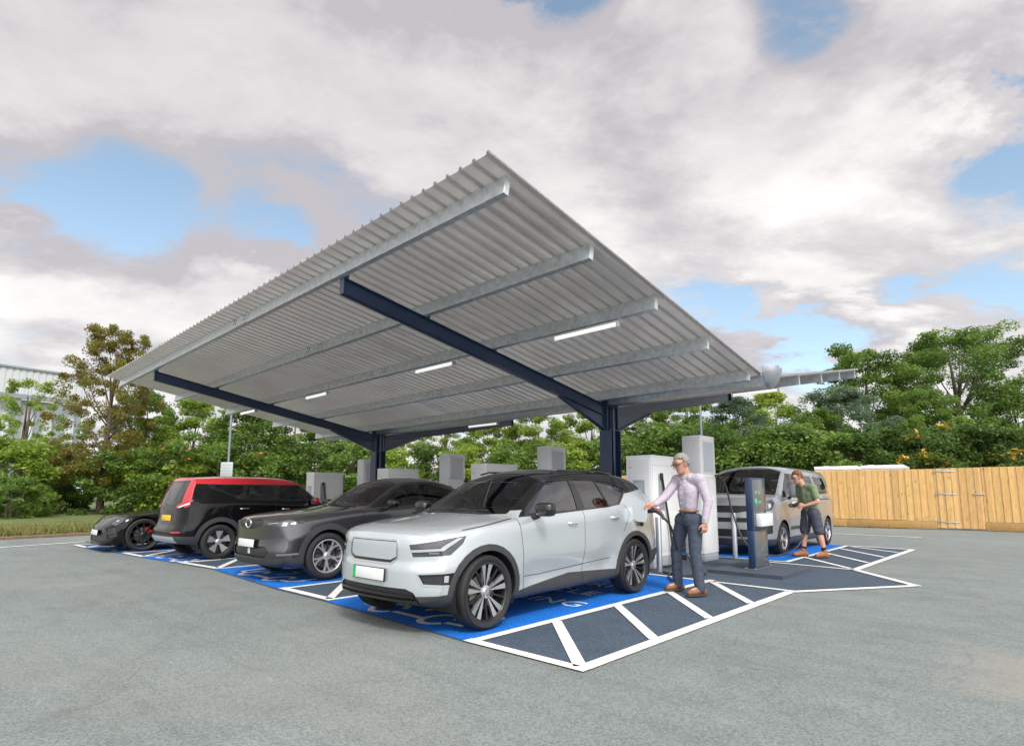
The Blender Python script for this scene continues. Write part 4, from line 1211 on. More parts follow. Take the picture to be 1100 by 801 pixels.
# ---- dark grey crossover
def det_cross(bm, lay, new, onside, parts, seam):
    rf = new('roof', M['p_roof'])
    cut(bm, lay, [(2.2, 1.395), (3.9, 1.385), (3.9, 1.9), (1.9, 1.9)], SIDE, lambda f: True, rf)
    cl = new('lower_cladding', M['clad'], .008, .02)
    cut(bm, lay, [(1.0, .05), (3.5, .05), (3.5, .42), (1.0, .38)], SIDE, lambda f: True, cl)
    cut(bm, lay, [(-.5, .05), (1.0, .05), (1.0, .38), (-.5, .30)], SIDE, lambda f: True, cl)
    cut(bm, lay, [(3.5, .05), (5, .05), (5, .50), (3.5, .42)], SIDE, lambda f: True, cl)
    ga = new('windscreen', M['screenglass'], -.003, .012)
    for s in (1, -1):
        sd = onside(s)
        df = new('front_door', M['p_grey'])
        cut(bm, lay, [(1.50, 1.01), (1.50, .42), (2.66, .42), (2.70, 1.06)], SIDE, sd, df, keep={0})
        k = {0, df, cl}
        seams(bm, lay, sd, [(1.50, 1.02), (1.48, .8), (1.50, .3)], .008, seam, k); seams(bm, lay, sd, [(2.70, 1.08), (2.66, .3)], .008, seam, k)
        cut(bm, lay, strip((.60, .895), (1.50, 1.0), .007), SIDE, lambda f: f.calc_center_median().x * s > .5, seam, keep={0})
        tr = new('window_trim', M['blackgl'], .002)
        cut(bm, lay, [(1.66, 1.035), (2.6, 1.065), (3.4, 1.11), (3.72, 1.20), (3.4, 1.34), (2.9, 1.43), (2.35, 1.405)], SIDE, sd, tr)
        g1 = new('window', M['glass'], -.004, .008, df); g2 = new('rear_window_side', M['glassdark'], -.004, .008)
        cut(bm, lay, [(1.84, 1.065), (2.60, 1.092), (2.60, 1.395), (2.37, 1.383)], SIDE, sd, g1)
        cut(bm, lay, [(2.74, 1.10), (3.35, 1.135), (3.60, 1.20), (3.36, 1.32), (2.92, 1.395), (2.72, 1.395)], SIDE, sd, g2)
        cp = corner_pred(s, 1.0)
        hl = new('headlight', M['lens'], -.004, .012)
        cut(bm, lay, [(.36, .815), (.62, .865), (.94, .875), (1.00, .86), (.93, .785), (.70, .76)], CORNER(s), cp, hl)
        pr = new('headlight_projector', M['ledg'], .003, 0, hl)
        cut(bm, lay, [(.66, .79), (.74, .785), (.76, .84), (.68, .845)], CORNER(s), cp, pr)
        cut(bm, lay, [(.42, .822), (.60, .838), (.60, .830), (.42, .814)], CORNER(s), cp, pr)
        ch = new('bumper_strip', M['ledd'], .004, .01)
        cut(bm, lay, [(.60, .405), (1.0, .42), (1.0, .398), (.60, .38)], CORNER(s), cp, ch)
        tl = new('tail_light', M['taillamp'], .004, .01)
        cut(bm, lay, mx([(.45, .98), (.45, .86), (.85, .86), (.85, .98)], s), FRONT, rearpred(3.6), tl)
    cut(bm, lay, [(-.69, 1.66), (-.46, 1.51), (-.2, 1.46), (.2, 1.46), (.46, 1.51), (.69, 1.66), (.59, 2.28), (.30, 2.36), (-.30, 2.36), (-.59, 2.28)], TOP, lambda f: f.normal.z > .2 and f.calc_center_median().z > 1.0, ga)
    fp = frontpred(.5)
    gr = new('grille', M['black'], -.006, .0)
    cut(bm, lay, [(-.42, .83), (-.30, .87), (.30, .87), (.42, .83), (.30, .765), (.12, .735), (-.12, .735), (-.30, .765)], FRONT, fp, gr)
    li = new('lower_grille', M['black'], -.02, .0)
    cut(bm, lay, [(-.48, .50), (.48, .50), (.58, .42), (.50, .345), (-.50, .345), (-.58, .42)], FRONT, fp, li)
    rw = new('rear_window', M['glassdark'], -.004, .01)
    cut(bm, lay, [(-.55, 1.05), (.55, 1.05), (.48, 1.30), (-.48, 1.30)], FRONT, rearpred(3.6), rw)
CROSS = dict(nose=.09, L=4.395, Wn=.90, zmid=.62, ax=(.91, 3.565), r=.34, ra=.378, tw=.215, xo=.885, scallop=.035, tumble=.02, lip=.085, paint=M['p_grey'], lipmat=M['clad'],
    top=[(0, .855), (.08, .895), (.3, .935), (.8, .985), (1.35, 1.035), (1.5, 1.055), (1.95, 1.30), (2.35, 1.475), (2.65, 1.525), (3.0, 1.535), (3.4, 1.49), (3.9, 1.36), (4.395, 1.20)],
    edge=[(0, .83), (.08, .87), (.3, .905), (.8, .955), (1.35, 1.0), (1.62, 1.03), (1.95, 1.19), (2.35, 1.395), (2.65, 1.445), (3.0, 1.455), (3.4, 1.41), (3.9, 1.29), (4.395, 1.14)],
    ew=[(0, .66), (.3, .73), (.8, .76), (1.4, .77), (1.62, .765), (1.95, .71), (2.35, .655), (2.8, .635), (3.4, .62), (3.9, .60), (4.395, .56)],
    belt=[(0, .78), (.3, .85), (.8, .92), (1.5, .99), (2.2, 1.03), (3., 1.07), (3.7, 1.10), (4.395, 1.06)],
    bw=[(0, .76), (.15, .79), (.4, .83), (1, .86), (1.5, .865), (3., .87), (3.8, .86), (4.395, .80)],
    mid=[(0, .82), (.15, .85), (.5, .89), (.9, .90), (1.6, .885), (2.9, .888), (3.5, .90), (4.0, .885), (4.395, .83)],
    sill=[(0, .24), (.3, .20), (1, .19), (3.4, .20), (4.395, .32)],
    fprof=[(.2, .09), (.32, .02), (.42, .0), (.55, .03), (.72, .04), (.82, .045), (.87, .07), (.95, .12)], fplan=lambda u: .08 * u ** 2 + .26 * u ** 4,
    rprof=[(.3, .05), (.5, 0), (.75, .02), (1.0, .08), (1.2, .2)], rplan=lambda u: .05 * u ** 2 + .18 * u ** 4, rfade=1.2, detail=det_cross)
CROSS['wheel'] = make_wheel(.34, .242, .215, 'fivey', M['rimsilver'])
cro, bvh, ob = make_car('grey_crossover', 'dark grey coupe crossover with black wheel-arch trim parked beside the silver SUV', (-8.58, 3.50, ISZ + .008), R(0.5), CROSS)
cabin(cro, 1.5, 3.9, .50, 1.03, .77); seats(cro, (2.45, 3.2), .48)
for s in (1, -1): mirror(cro, s, 1.95, .84, 1.09, M['p_roof'], M['black'], sz=(.22, .11, .12))
for s, nm in ((1, 0), (-1, 1)):
    door_handle(bvh, [o for o in cro.children if o.name.startswith('front_door')][nm], s, 2.45, .93, M['p_grey'])
plate(cro, -.008 + .09, .535, M['plate'], tilt=-4)
b = MB(); b.tube([(.085 * math.cos(2 * math.pi * i / 28), .102, .815 + .062 * math.sin(2 * math.pi * i / 28)) for i in range(29)], .011, 8, cap=False); b.build('badge_ring', M['chrome'], cro)
b = MB(); b.box(.02, .09, .102, .11, .385, .465, .003); b.build('tow_eye_tag', M['plate'], cro)
b = MB(); b.tube([(-.55, 1.56, 1.075), (.2, 1.54, 1.09)], .008, 6); b.tube([(.05, 1.52, 1.085), (.5, 1.58, 1.075)], .008, 6); b.build('wiper', M['black'], cro)

# ---- black boxy hatchback with red roof, parked tail first
def det_box(bm, lay, new, onside, parts, seam):
    rf = new('roof', M['p_red'])
    cut(bm, lay, [(1.74, 1.42), (4.6, 1.44), (4.6, 1.9), (1.52, 1.9)], SIDE, lambda f: True, rf)
    cl = new('lower_cladding', M['clad'], .008, .02)
    cut(bm, lay, [(1.0, .05), (3.4, .05), (3.4, .36), (1.0, .36)], SIDE, lambda f: True, cl)
    cut(bm, lay, [(-.5, .05), (1.0, .05), (1.0, .34), (-.5, .30)], SIDE, lambda f: True, cl)
    cut(bm, lay, [(3.4, .05), (5, .05), (5, .50), (3.4, .42)], SIDE, lambda f: True, cl)
    ga = new('windscreen', M['screenglass'], -.003, .012)
    sk = new('bumper_skid', M['mgrey'], .006, .02)
    tg = new('tailgate', M['p_black']); 
    rp = rearpred(3.55)
    cut(bm, lay, [(-.62, .62), (.62, .62), (.60, 1.0), (.52, 1.50), (-.52, 1.50), (-.60, 1.0)], FRONT, rp, tg, keep={0, rf})
    rw = new('rear_window', M['glassdark'], -.004, .01, tg)
    for s in (1, -1):
        sd = onside(s)
        df = new('front_door', M['p_black']); dr = new('rear_door', M['p_black'])
        cut(bm, lay, [(1.32, 1.02), (1.34, .38), (2.34, .38), (2.34, 1.06)], SIDE, sd, df, keep={0})
        cut(bm, lay, [(2.34, .38), (2.95, .40), (3.28, .85), (3.20, 1.08), (2.34, 1.06)], SIDE, sd, dr, keep={0})
        k = {0, df, dr, cl}
        seams(bm, lay, sd, [(1.32, 1.02), (1.34, .30)], .008, seam, k); seams(bm, lay, sd, [(2.345, 1.07), (2.34, .3)], .008, seam, k); seams(bm, lay, sd, [(3.20, 1.08), (3.28, .85), (3.1, .62)], .008, seam, k)
        tr = new('window_trim', M['blackgl'], .002)
        cut(bm, lay, [(1.32, 1.085), (3.05, 1.13), (3.62, 1.35), (3.66, 1.43), (1.82, 1.43)], SIDE, sd, tr)
        g1 = new('window', M['glass'], -.004, .008, df); g2 = new('window', M['glassdark'], -.004, .008, dr); g3 = new('quarter_window', M['glassdark'], -.004, .008)
        cut(bm, lay, [(1.50, 1.12), (2.26, 1.135), (2.28, 1.405), (1.90, 1.405)], SIDE, sd, g1)
        cut(bm, lay, [(2.38, 1.138), (2.98, 1.15), (2.90, 1.395), (2.38, 1.395)], SIDE, sd, g2)
        cut(bm, lay, [(3.06, 1.175), (3.46, 1.33), (3.52, 1.395), (2.98, 1.395)], SIDE, sd, g3)
        # red pillar that runs from the roof down to the lamp
        rdp = new('rear_pillar', M['p_red'], .004, .012)
        cb = (Vector((s * .7071, -.7071, 0)), Vector((0, 0, 1)))
        crp = corner_pred_r(s, 3.3)
        U = lambda x, y: .7071 * (x - y)
        cut(bm, lay, mx([(.50, 1.56), (.72, 1.56), (.80, 1.02), (.72, .98), (.60, 1.05)], s), FRONT, lambda f: rp(f) and f.normal.y > .5, rdp, keep={0, rf, tg})
        cut(bm, lay, [(3.84, 1.46), (4.4, 1.46), (4.4, 1.04), (4.02, 1.05)], SIDE, sd, rdp, keep={0, rf})
        tl = new('tail_light', M['taillamp'], .006, .012)
        cut(bm, lay, mx([(.42, 1.00), (.62, 1.09), (.80, 1.13), (.80, 1.03), (.62, 1.0), (.44, .965)], s), FRONT, rp, tl)
        lc = new('tail_light_lens', M['led'], .008, .01, tl)
        cut(bm, lay, mx([(.50, .985), (.78, 1.075), (.80, 1.05), (.55, .975)], s), FRONT, rp, lc)
        rr = new('reflector', M['taillamp'], .004, .008)
        cut(bm, lay, mx([(.50, .535), (.76, .545), (.76, .515), (.50, .505)], s), FRONT, rp, rr)
        hl = new('headlight', M['lens'], -.004, .01)
        cut(bm, lay, [(.55, .93), (1.0, .95), (1.0, .88), (.6, .88)], CORNER(s), corner_pred(s, .9), hl)
    cut(bm, lay, [(-.50, 1.03), (.50, 1.03), (.555, 1.10), (.485, 1.475), (-.485, 1.475), (-.555, 1.10)], FRONT, rp, rw, keep={0, tg, rf})
    cut(bm, lay, [(-.60, .44), (.60, .44), (.66, .33), (-.66, .33)], FRONT, rp, sk)
    cut(bm, lay, [(-.70, 1.24), (-.46, 1.12), (-.2, 1.09), (.2, 1.09), (.46, 1.12), (.70, 1.24), (.63, 1.78), (.30, 1.84), (-.30, 1.84), (-.63, 1.78)], TOP, lambda f: f.normal.z > .2 and f.calc_center_median().z > .98, ga)
BOX = dict(L=4.195, Wn=.90, zmid=.66, ax=(.83, 3.43), r=.33, ra=.372, tw=.215, xo=.885, scallop=.03, tumble=.02, lip=.085, paint=M['p_black'], lipmat=M['clad'],
    top=[(0, .90), (.08, .94), (.3, .99), (.8, 1.03), (1.08, 1.055), (1.57, 1.40), (1.87, 1.555), (2.15, 1.595), (2.8, 1.61), (3.4, 1.60), (4.195, 1.565)],
    edge=[(0, .87), (.08, .91), (.3, .95), (.8, .99), (1.2, 1.02), (1.57, 1.29), (1.87, 1.485), (2.15, 1.535), (2.8, 1.55), (3.4, 1.54), (4.195, 1.51)],
    ew=[(0, .68), (.3, .74), (.8, .77), (1.2, .78), (1.57, .74), (1.87, .71), (2.5, .70), (3.4, .685), (4.195, .65)],
    belt=[(0, .82), (.3, .89), (.8, .96), (1.4, 1.05), (2.2, 1.09), (3., 1.115), (3.6, 1.13), (4.195, 1.12)],
    bw=[(0, .77), (.15, .80), (.4, .84), (1, .865), (1.5, .87), (3., .875), (3.7, .865), (4.195, .80)],
    mid=[(0, .82), (.15, .85), (.5, .89), (.9, .90), (1.6, .885), (2.9, .888), (3.4, .90), (3.9, .89), (4.195, .84)],
    sill=[(0, .24), (.3, .20), (1, .19), (3.2, .20), (4.195, .32)],
    fprof=[(.2, .09), (.32, .02), (.42, .0), (.6, .02), (.8, .03), (.95, .1)], fplan=lambda u: .06 * u ** 2 + .22 * u ** 6,
    rprof=[(.3, .07), (.42, 0), (.55, .0), (.66, .07), (1.0, .10), (1.3, .20), (1.55, .33)], rplan=lambda u: .03 * u ** 2 + .17 * u ** 5, detail=det_box)
BOX['wheel'] = make_wheel(.33, .230, .215, 'broad', M['rimsilver'])
bx, bvh, ob = make_car('black_hatchback', 'boxy black hatchback with red roof and pillars, parked tail outwards', (-12.52, 7.70, ISZ + .008), math.pi + R(0.6), BOX)
cabin(bx, 1.0, 3.9, .52, 1.04, .78); seats(bx, (2.05, 2.9), .5)
for s in (1, -1): mirror(bx, s, 1.54, .85, 1.09, M['p_red'], M['black'], sz=(.2, .11, .15))
for s, nm in ((1, 0), (-1, 1)):
    door_handle(bvh, [o for o in bx.children if o.name.startswith('front_door')][nm], s, 2.12, .93, M['chrome']); door_handle(bvh, [o for o in bx.children if o.name.startswith('rear_door')][nm], s, 2.98, .95, M['chrome'])
plate(bx, 4.195 - .085, .78, M['plateY'], tilt=3, sgn=1)
b = MB(); b.tube([(-.05, 4.02, 1.08), (.05, 3.98, 1.14), (.32, 3.94, 1.17)], .012, 6); b.build('rear_wiper', M['black'], bx)

# ---- low black saloon
def det_sal(bm, lay, new, onside, parts, seam):
    ga = new('windscreen', M['screenglass'], -.003, .012)
    for s in (1, -1):
        sd = onside(s)
        df = new('front_door', M['p_black'])
        cut(bm, lay, [(1.62, .84), (1.60, .32), (2.70, .32), (2.72, .87)], SIDE, sd, df, keep={0})
        seams(bm, lay, sd, [(1.62, .84), (1.60, .25)], .008, seam, {0, df})
        cut(bm, lay, strip((.55, .74), (1.6, .86), .007), SIDE, lambda f: f.calc_center_median().x * s > .5, seam, keep={0})
        tr = new('window_trim', M['blackgl'], .002)
        cut(bm, lay, [(1.80, .88), (2.8, .905), (3.8, .95), (4.1, 1.0), (3.4, 1.18), (2.8, 1.245), (2.45, 1.215)], SIDE, sd, tr)
        g1 = new('window', M['glass'], -.004, .008, df); g2 = new('rear_side_window', M['glassdark'], -.004, .008)
        cut(bm, lay, [(1.98, .905), (2.7, .925), (2.74, 1.22), (2.47, 1.195)], SIDE, sd, g1)
        cut(bm, lay, [(2.8, .93), (3.75, .97), (3.95, 1.01), (3.35, 1.155), (2.82, 1.22)], SIDE, sd, g2)
        cp = corner_pred(s, 1.1)
        hl = new('headlight', M['lens'], -.003, .01)
        cut(bm, lay, [(.62, .60), (.92, .735), (1.06, .745), (.98, .64), (.80, .56)], CORNER(s), cp, hl)
        pr = new('headlight_projector', M['ledg'], .002, 0, hl)
        cut(bm, lay, [(.78, .64), (.88, .65), (.88, .68), (.78, .67)], CORNER(s), cp, pr)
        av = new('air_vent', M['black'], -.012, 0)
        cut(bm, lay, [(.48, .50), (.80, .54), (.90, .34), (.60, .30)], CORNER(s), cp, av)
        vb_ = new('vent_blade', M['blackgl'], .006, .01, av)
        cut(bm, lay, [(.55, .42), (.84, .43), (.86, .40), (.57, .385)], CORNER(s), cp, vb_)
    cut(bm, lay, [(-.74, 1.78), (-.5, 1.55), (-.2, 1.48), (.2, 1.48), (.5, 1.55), (.74, 1.78), (.60, 2.42), (.30, 2.50), (-.30, 2.50), (-.60, 2.42)], TOP, lambda f: f.normal.z > .2 and f.calc_center_median().z > .85, ga)
    li = new('lower_grille', M['black'], -.015, .0)
    cut(bm, lay, [(-.55, .40), (.55, .40), (.62, .22), (-.62, .22)], FRONT, frontpred(.5), li)
    rw = new('rear_window', M['glassdark'], -.003, .01)
    cut(bm, lay, [(-.55, 3.6), (.55, 3.6), (.52, 4.4), (-.52, 4.4)], TOP, lambda f: f.normal.z > .2 and f.calc_center_median().z > .85, rw)
    tb = new('tail_light', M['taillamp'], .004, .01)
    cut(bm, lay, [(-.80, .80), (.80, .80), (.80, .76), (-.80, .76)], FRONT, rearpred(4.3), tb)
SAL = dict(nose=.24, L=4.963, Wn=.985, zmid=.52, ax=(.93, 3.83), r=.352, ra=.378, tw=.245, xo=.962, scallop=.05, tumble=.02, paint=M['p_black'],
    top=[(0, .56), (.08, .60), (.3, .67), (.7, .745), (1.2, .82), (1.5, .865), (2.0, 1.11), (2.5, 1.31), (2.9, 1.37), (3.3, 1.355), (3.9, 1.21), (4.5, .98), (4.963, .88)],
    edge=[(0, .54), (.08, .59), (.3, .68), (.7, .775), (1.0, .80), (1.5, .85), (1.75, .88), (2.05, 1.04), (2.5, 1.235), (2.9, 1.285), (3.3, 1.26), (3.9, 1.10), (4.5, .93), (4.963, .84)],
    ew=[(0, .70), (.3, .78), (.7, .83), (1.2, .84), (1.75, .80), (2.05, .72), (2.5, .64), (3.0, .62), (3.9, .62), (4.5, .66), (4.963, .62)],
    belt=[(0, .50), (.3, .62), (.7, .735), (1.1, .775), (1.6, .83), (2.4, .875), (3.4, .90), (4.2, .91), (4.963, .80)],
    bw=[(0, .78), (.2, .85), (.5, .91), (1, .935), (1.6, .915), (3., .91), (3.8, .945), (4.4, .91), (4.963, .80)],
    mid=[(0, .86), (.2, .90), (.6, .96), (1.0, .98), (1.6, .95), (2.9, .955), (3.8, .985), (4.4, .95), (4.963, .86)],
    sill=[(0, .15), (.3, .13), (1, .14), (3.8, .15), (4.963, .28)],
    fprof=[(.12, .03), (.2, .0), (.35, .03), (.5, .06), (.6, .14), (.75, .25)], fplan=lambda u: .10 * u ** 2 + .30 * u ** 4,
    rprof=[(.2, .08), (.5, 0), (.8, .03), (1.0, .1)], rplan=lambda u: .06 * u ** 2 + .2 * u ** 4, rfade=.9, detail=det_sal, soft=5)
SAL['wheel'] = make_wheel(.352, .275, .245, 'slim', M['rimdark'], M['red'])
sal, bvh, ob = make_car('black_saloon', 'low black sports saloon with dark wheels at the far end of the row', (-15.37, 2.92, ISZ + .008), R(0.5), SAL)
cabin(sal, 1.75, 4.0, .40, .88, .80); seats(sal, (2.7, 3.5), .32)
for s in (1, -1): mirror(sal, s, 2.05, .88, .96, M['p_black'], M['black'], sz=(.22, .11, .12))
plate(sal, -.015 + .24, .40, M['plate'], tilt=-4)
b = MB(); b.box(-.72, .72, .22, .48, .135, .150, .004); b.build('splitter', M['blackgl'], sal)

# ---- grey van
def det_van(bm, lay, new, onside, parts, seam):
    ga = new('windscreen', M['screenglass'], -.003, .012)
    cl = new('lower_cladding', M['clad'], .008, .02)
    cut(bm, lay, [(-.5, .05), (5.5, .05), (5.5, .36), (-.5, .34)], SIDE, lambda f: True, cl)
    for s in (1, -1):
        sd = onside(s)
        df = new('front_door', M['p_van']); ds = new('sliding_door', M['p_van'])
        cut(bm, lay, [(1.12, 1.22), (1.32, .38), (2.20, .38), (2.24, 1.22)], SIDE, sd, df, keep={0})
        cut(bm, lay, [(2.24, .38), (3.45, .38), (3.45, 1.22), (2.24, 1.22)], SIDE, sd, ds, keep={0})
        k = {0, df, ds, cl}
        seams(bm, lay, sd, [(1.02, 1.20), (1.28, .95), (1.32, .30)], .010, seam, k); seams(bm, lay, sd, [(2.26, 1.70), (2.24, 1.2), (2.22, .3)], .010, seam, k); seams(bm, lay, sd, [(3.46, 1.70), (3.46, .3)], .010, seam, k)
        rlp = new('sliding_door_rail', M['black'], .002)
        cut(bm, lay, [(3.50, 1.13), (4.62, 1.13), (4.62, 1.105), (3.50, 1.105)], SIDE, sd, rlp)
        tr = new('window_trim', M['blackgl'], .002)
        cut(bm, lay, [(1.02, 1.17), (2.18, 1.20), (2.18, 1.69), (1.72, 1.69)], SIDE, sd, tr)
        g1 = new('window', M['glass'], -.004, .008, df)
        cut(bm, lay, [(1.30, 1.215), (2.12, 1.235), (2.12, 1.655), (1.76, 1.655)], SIDE, sd, g1)
        g2 = new('window', M['glassdark'], -.003, .008, ds); g3 = new('rear_side_window', M['glassdark'], -.003, .008)
        cut(bm, lay, [(2.36, 1.23), (3.38, 1.23), (3.38, 1.66), (2.36, 1.66)], SIDE, sd, g2)
        cut(bm, lay, [(3.54, 1.23), (4.52, 1.25), (4.44, 1.63), (3.54, 1.66)], SIDE, sd, g3)
        cp = corner_pred(s, 1.1)
        hl = new('headlight', M['lens'], -.003, .012)
        cut(bm, lay, [(.56, .93), (.62, 1.02), (1.02, 1.14), (1.04, 1.06), (.90, .90), (.70, .88)], CORNER(s), cp, hl)
        pr = new('headlight_projector', M['ledg'], .003, 0, hl)
        cut(bm, lay, [(.66, .92), (.78, .93), (.80, 1.0), (.68, .99)], CORNER(s), cp, pr)
        cut(bm, lay, [(.84, .95), (.92, .98), (.93, 1.05), (.86, 1.03)], CORNER(s), cp, pr)
        fg = new('fog_light_pocket', M['black'], -.006)
        cut(bm, lay, [(.66, .66), (.90, .68), (.90, .46), (.70, .44)], CORNER(s), cp, fg)
        sg_ = new('side_moulding', M['clad'], .008, .01)
        cut(bm, lay, [(1.4, .56), (3.4, .56), (3.4, .49), (1.4, .49)], SIDE, sd, sg_)
        tl = new('tail_light', M['taillamp'], .004, .01)
        cut(bm, lay, mx([(.80, 1.2), (1.0, 1.2), (1.0, .75), (.80, .75)], s), FRONT, rearpred(4.4), tl)
    fp = frontpred(.6)
    for nm, pl_ in (('upper_grille', [(-.62, 1.0), (.62, 1.0), (.54, .90), (.30, .86), (-.30, .86), (-.54, .90)]), ('middle_grille', [(-.56, .76), (.56, .76), (.50, .67), (-.50, .67)]), ('lower_grille', [(-.62, .53), (.62, .53), (.70, .38), (-.70, .38)])):
        i = new(nm, M['black'], -.014)
        cut(bm, lay, pl_, FRONT, fp, i)
    cut(bm, lay, [(-.80, .93), (-.5, .78), (-.2, .73), (.2, .73), (.5, .78), (.80, .93), (.70, 1.70), (.35, 1.80), (-.35, 1.80), (-.70, 1.70)], TOP, lambda f: f.normal.z > .15 and f.calc_center_median().z > 1.12, ga)
    rw = new('rear_window', M['glassdark'], -.003, .01)
    cut(bm, lay, [(-.60, 1.2), (.60, 1.2), (.56, 1.62), (-.56, 1.62)], FRONT, rearpred(4.4), rw)
VAN = dict(nose=.08, L=4.959, Wn=.96, zmid=.72, ax=(.93, 4.205), r=.335, ra=.372, tw=.215, xo=.940, scallop=.02, tumble=.03, paint=M['p_van'], cat='van',
    top=[(0, 1.02), (.08, 1.07), (.3, 1.14), (.7, 1.23), (.85, 1.27), (1.3, 1.58), (1.65, 1.80), (1.9, 1.865), (2.4, 1.895), (3.6, 1.90), (4.959, 1.86)],
    edge=[(0, .99), (.08, 1.04), (.3, 1.10), (.7, 1.17), (.92, 1.20), (1.3, 1.45), (1.65, 1.69), (1.9, 1.765), (2.4, 1.80), (3.6, 1.805), (4.959, 1.77)],
    ew=[(0, .72), (.3, .80), (.7, .84), (.92, .85), (1.3, .80), (1.65, .76), (2.4, .755), (3.6, .755), (4.959, .74)],
    belt=[(0, .92), (.3, 1.02), (.7, 1.10), (1.1, 1.15), (2.2, 1.18), (3.6, 1.18), (4.959, 1.17)],
    bw=[(0, .80), (.15, .84), (.4, .89), (1, .93), (1.6, .935), (3., .94), (4.2, .935), (4.959, .89)],
    mid=[(0, .86), (.15, .89), (.5, .94), (.9, .96), (1.6, .95), (3.4, .952), (4.2, .96), (4.959, .92)],
    sill=[(0, .22), (.3, .19), (1, .18), (4.2, .19), (4.959, .30)],
    fprof=[(.2, .06), (.35, .01), (.5, .0), (.65, .02), (.85, .05), (.95, .07), (1.1, .17)], fplan=lambda u: .08 * u ** 2 + .26 * u ** 4,
    rprof=[(.3, .05), (.5, 0), (1.0, .02), (1.4, .08), (1.85, .16)], rplan=lambda u: .02 * u ** 2 + .08 * u ** 6, rfade=1.0, detail=det_van)
VAN['wheel'] = make_wheel(.335, .225, .215, 'fivey', M['rimsilver'])
van, bvh, ob = make_car('grey_van', 'metallic grey panel van parked nose in behind the payment kiosk', (-5.0, 11.50, ISZ + .008), R(0.6), VAN)
cabin(van, .95, 4.7, .60, 1.20, .83); seats(van, (1.9, 3.1), .62)
for s in (1, -1): mirror(van, s, 1.38, .90, 1.30, M['p_van'], M['black'], sz=(.24, .13, .28))
for s, nm in ((1, 0), (-1, 1)):
    door_handle(bvh, [o for o in van.children if o.name.startswith('front_door')][nm], s, 2.08, 1.08, M['black']); door_handle(bvh, [o for o in van.children if o.name.startswith('sliding_door')][nm], s, 2.42, 1.08, M['black'])
b = MB(); b.tube([(-.3, 1.83, 1.85), (-.3, 1.98, 2.0)], .007, 6); b.build('aerial', M['black'], van)
b = MB(); b.tube([(-.6, .93, 1.265), (.1, .85, 1.30)], .009, 6); b.tube([(0, .84, 1.29), (.6, .95, 1.265)], .009, 6); b.build('wiper', M['black'], van)
# ------------------------------------------------------------------ people
M['skin'] = mat('skin', (0.50, 0.27, 0.19), rough=0.5, var=0.06, vscale=30)
M['skin2'] = mat('ruddy_skin', (0.56, 0.31, 0.22), rough=0.5, var=0.06, vscale=30)
M['hairgrey'] = mat('grey_hair', (0.27, 0.262, 0.25), rough=0.65, var=0.3, vscale=60, bump=0.6, bscale=90)
M['hairred'] = mat('ginger_brown_hair', (0.19, 0.085, 0.035), rough=0.6, var=0.3, vscale=60, bump=0.6, bscale=90)
M['denim'] = mat('slate_trousers', (0.045, 0.058, 0.088), rough=0.85, var=0.14, vscale=14, bump=0.25, bscale=26)
M['shorts'] = mat('navy_shorts', (0.055, 0.064, 0.086), rough=0.85, var=0.14, vscale=14, bump=0.25, bscale=26)
M['tee'] = mat('sage_green_cotton', (0.185, 0.245, 0.13), rough=0.9, var=0.12, vscale=12, bump=0.3, bscale=22)
M['shoe'] = mat('brown_leather', (0.20, 0.085, 0.035), rough=0.5, var=0.2, vscale=30)
M['boot'] = mat('tan_suede', (0.33, 0.13, 0.045), rough=0.8, var=0.2, vscale=30)
M['sole'] = mat('dark_sole', (0.06, 0.04, 0.03), rough=0.8)
M['sock'] = mat('black_sock', (0.012, 0.012, 0.014), rough=0.9)
M['eye'] = mat('eye_dark', (0.02, 0.015, 0.012), rough=0.2)
M['lips'] = mat('lips', (0.36, 0.14, 0.11), rough=0.5)
def check_shirt():
    m = mat('lilac_check_shirt', (0.44, 0.385, 0.47), rough=0.85, var=0.05, vscale=10, bump=0.3, bscale=20)
    nt = m.node_tree; b = nt.nodes['Principled BSDF']
    tc = nd(nt, 'ShaderNodeTexCoord'); ck = nd(nt, 'ShaderNodeTexChecker', Scale=70.0)
    ck.inputs['Color1'].default_value = (0.52, 0.475, 0.54, 1); ck.inputs['Color2'].default_value = (0.38, 0.33, 0.41, 1)
    nt.links.new(tc.outputs['Object'], ck.inputs['Vector']); nt.links.new(ck.outputs['Color'], b.inputs['Base Color'])
    return m
M['shirt'] = check_shirt()
M['collar'] = mat('white_collar', (0.70, 0.69, 0.70), rough=0.85, var=0.03)

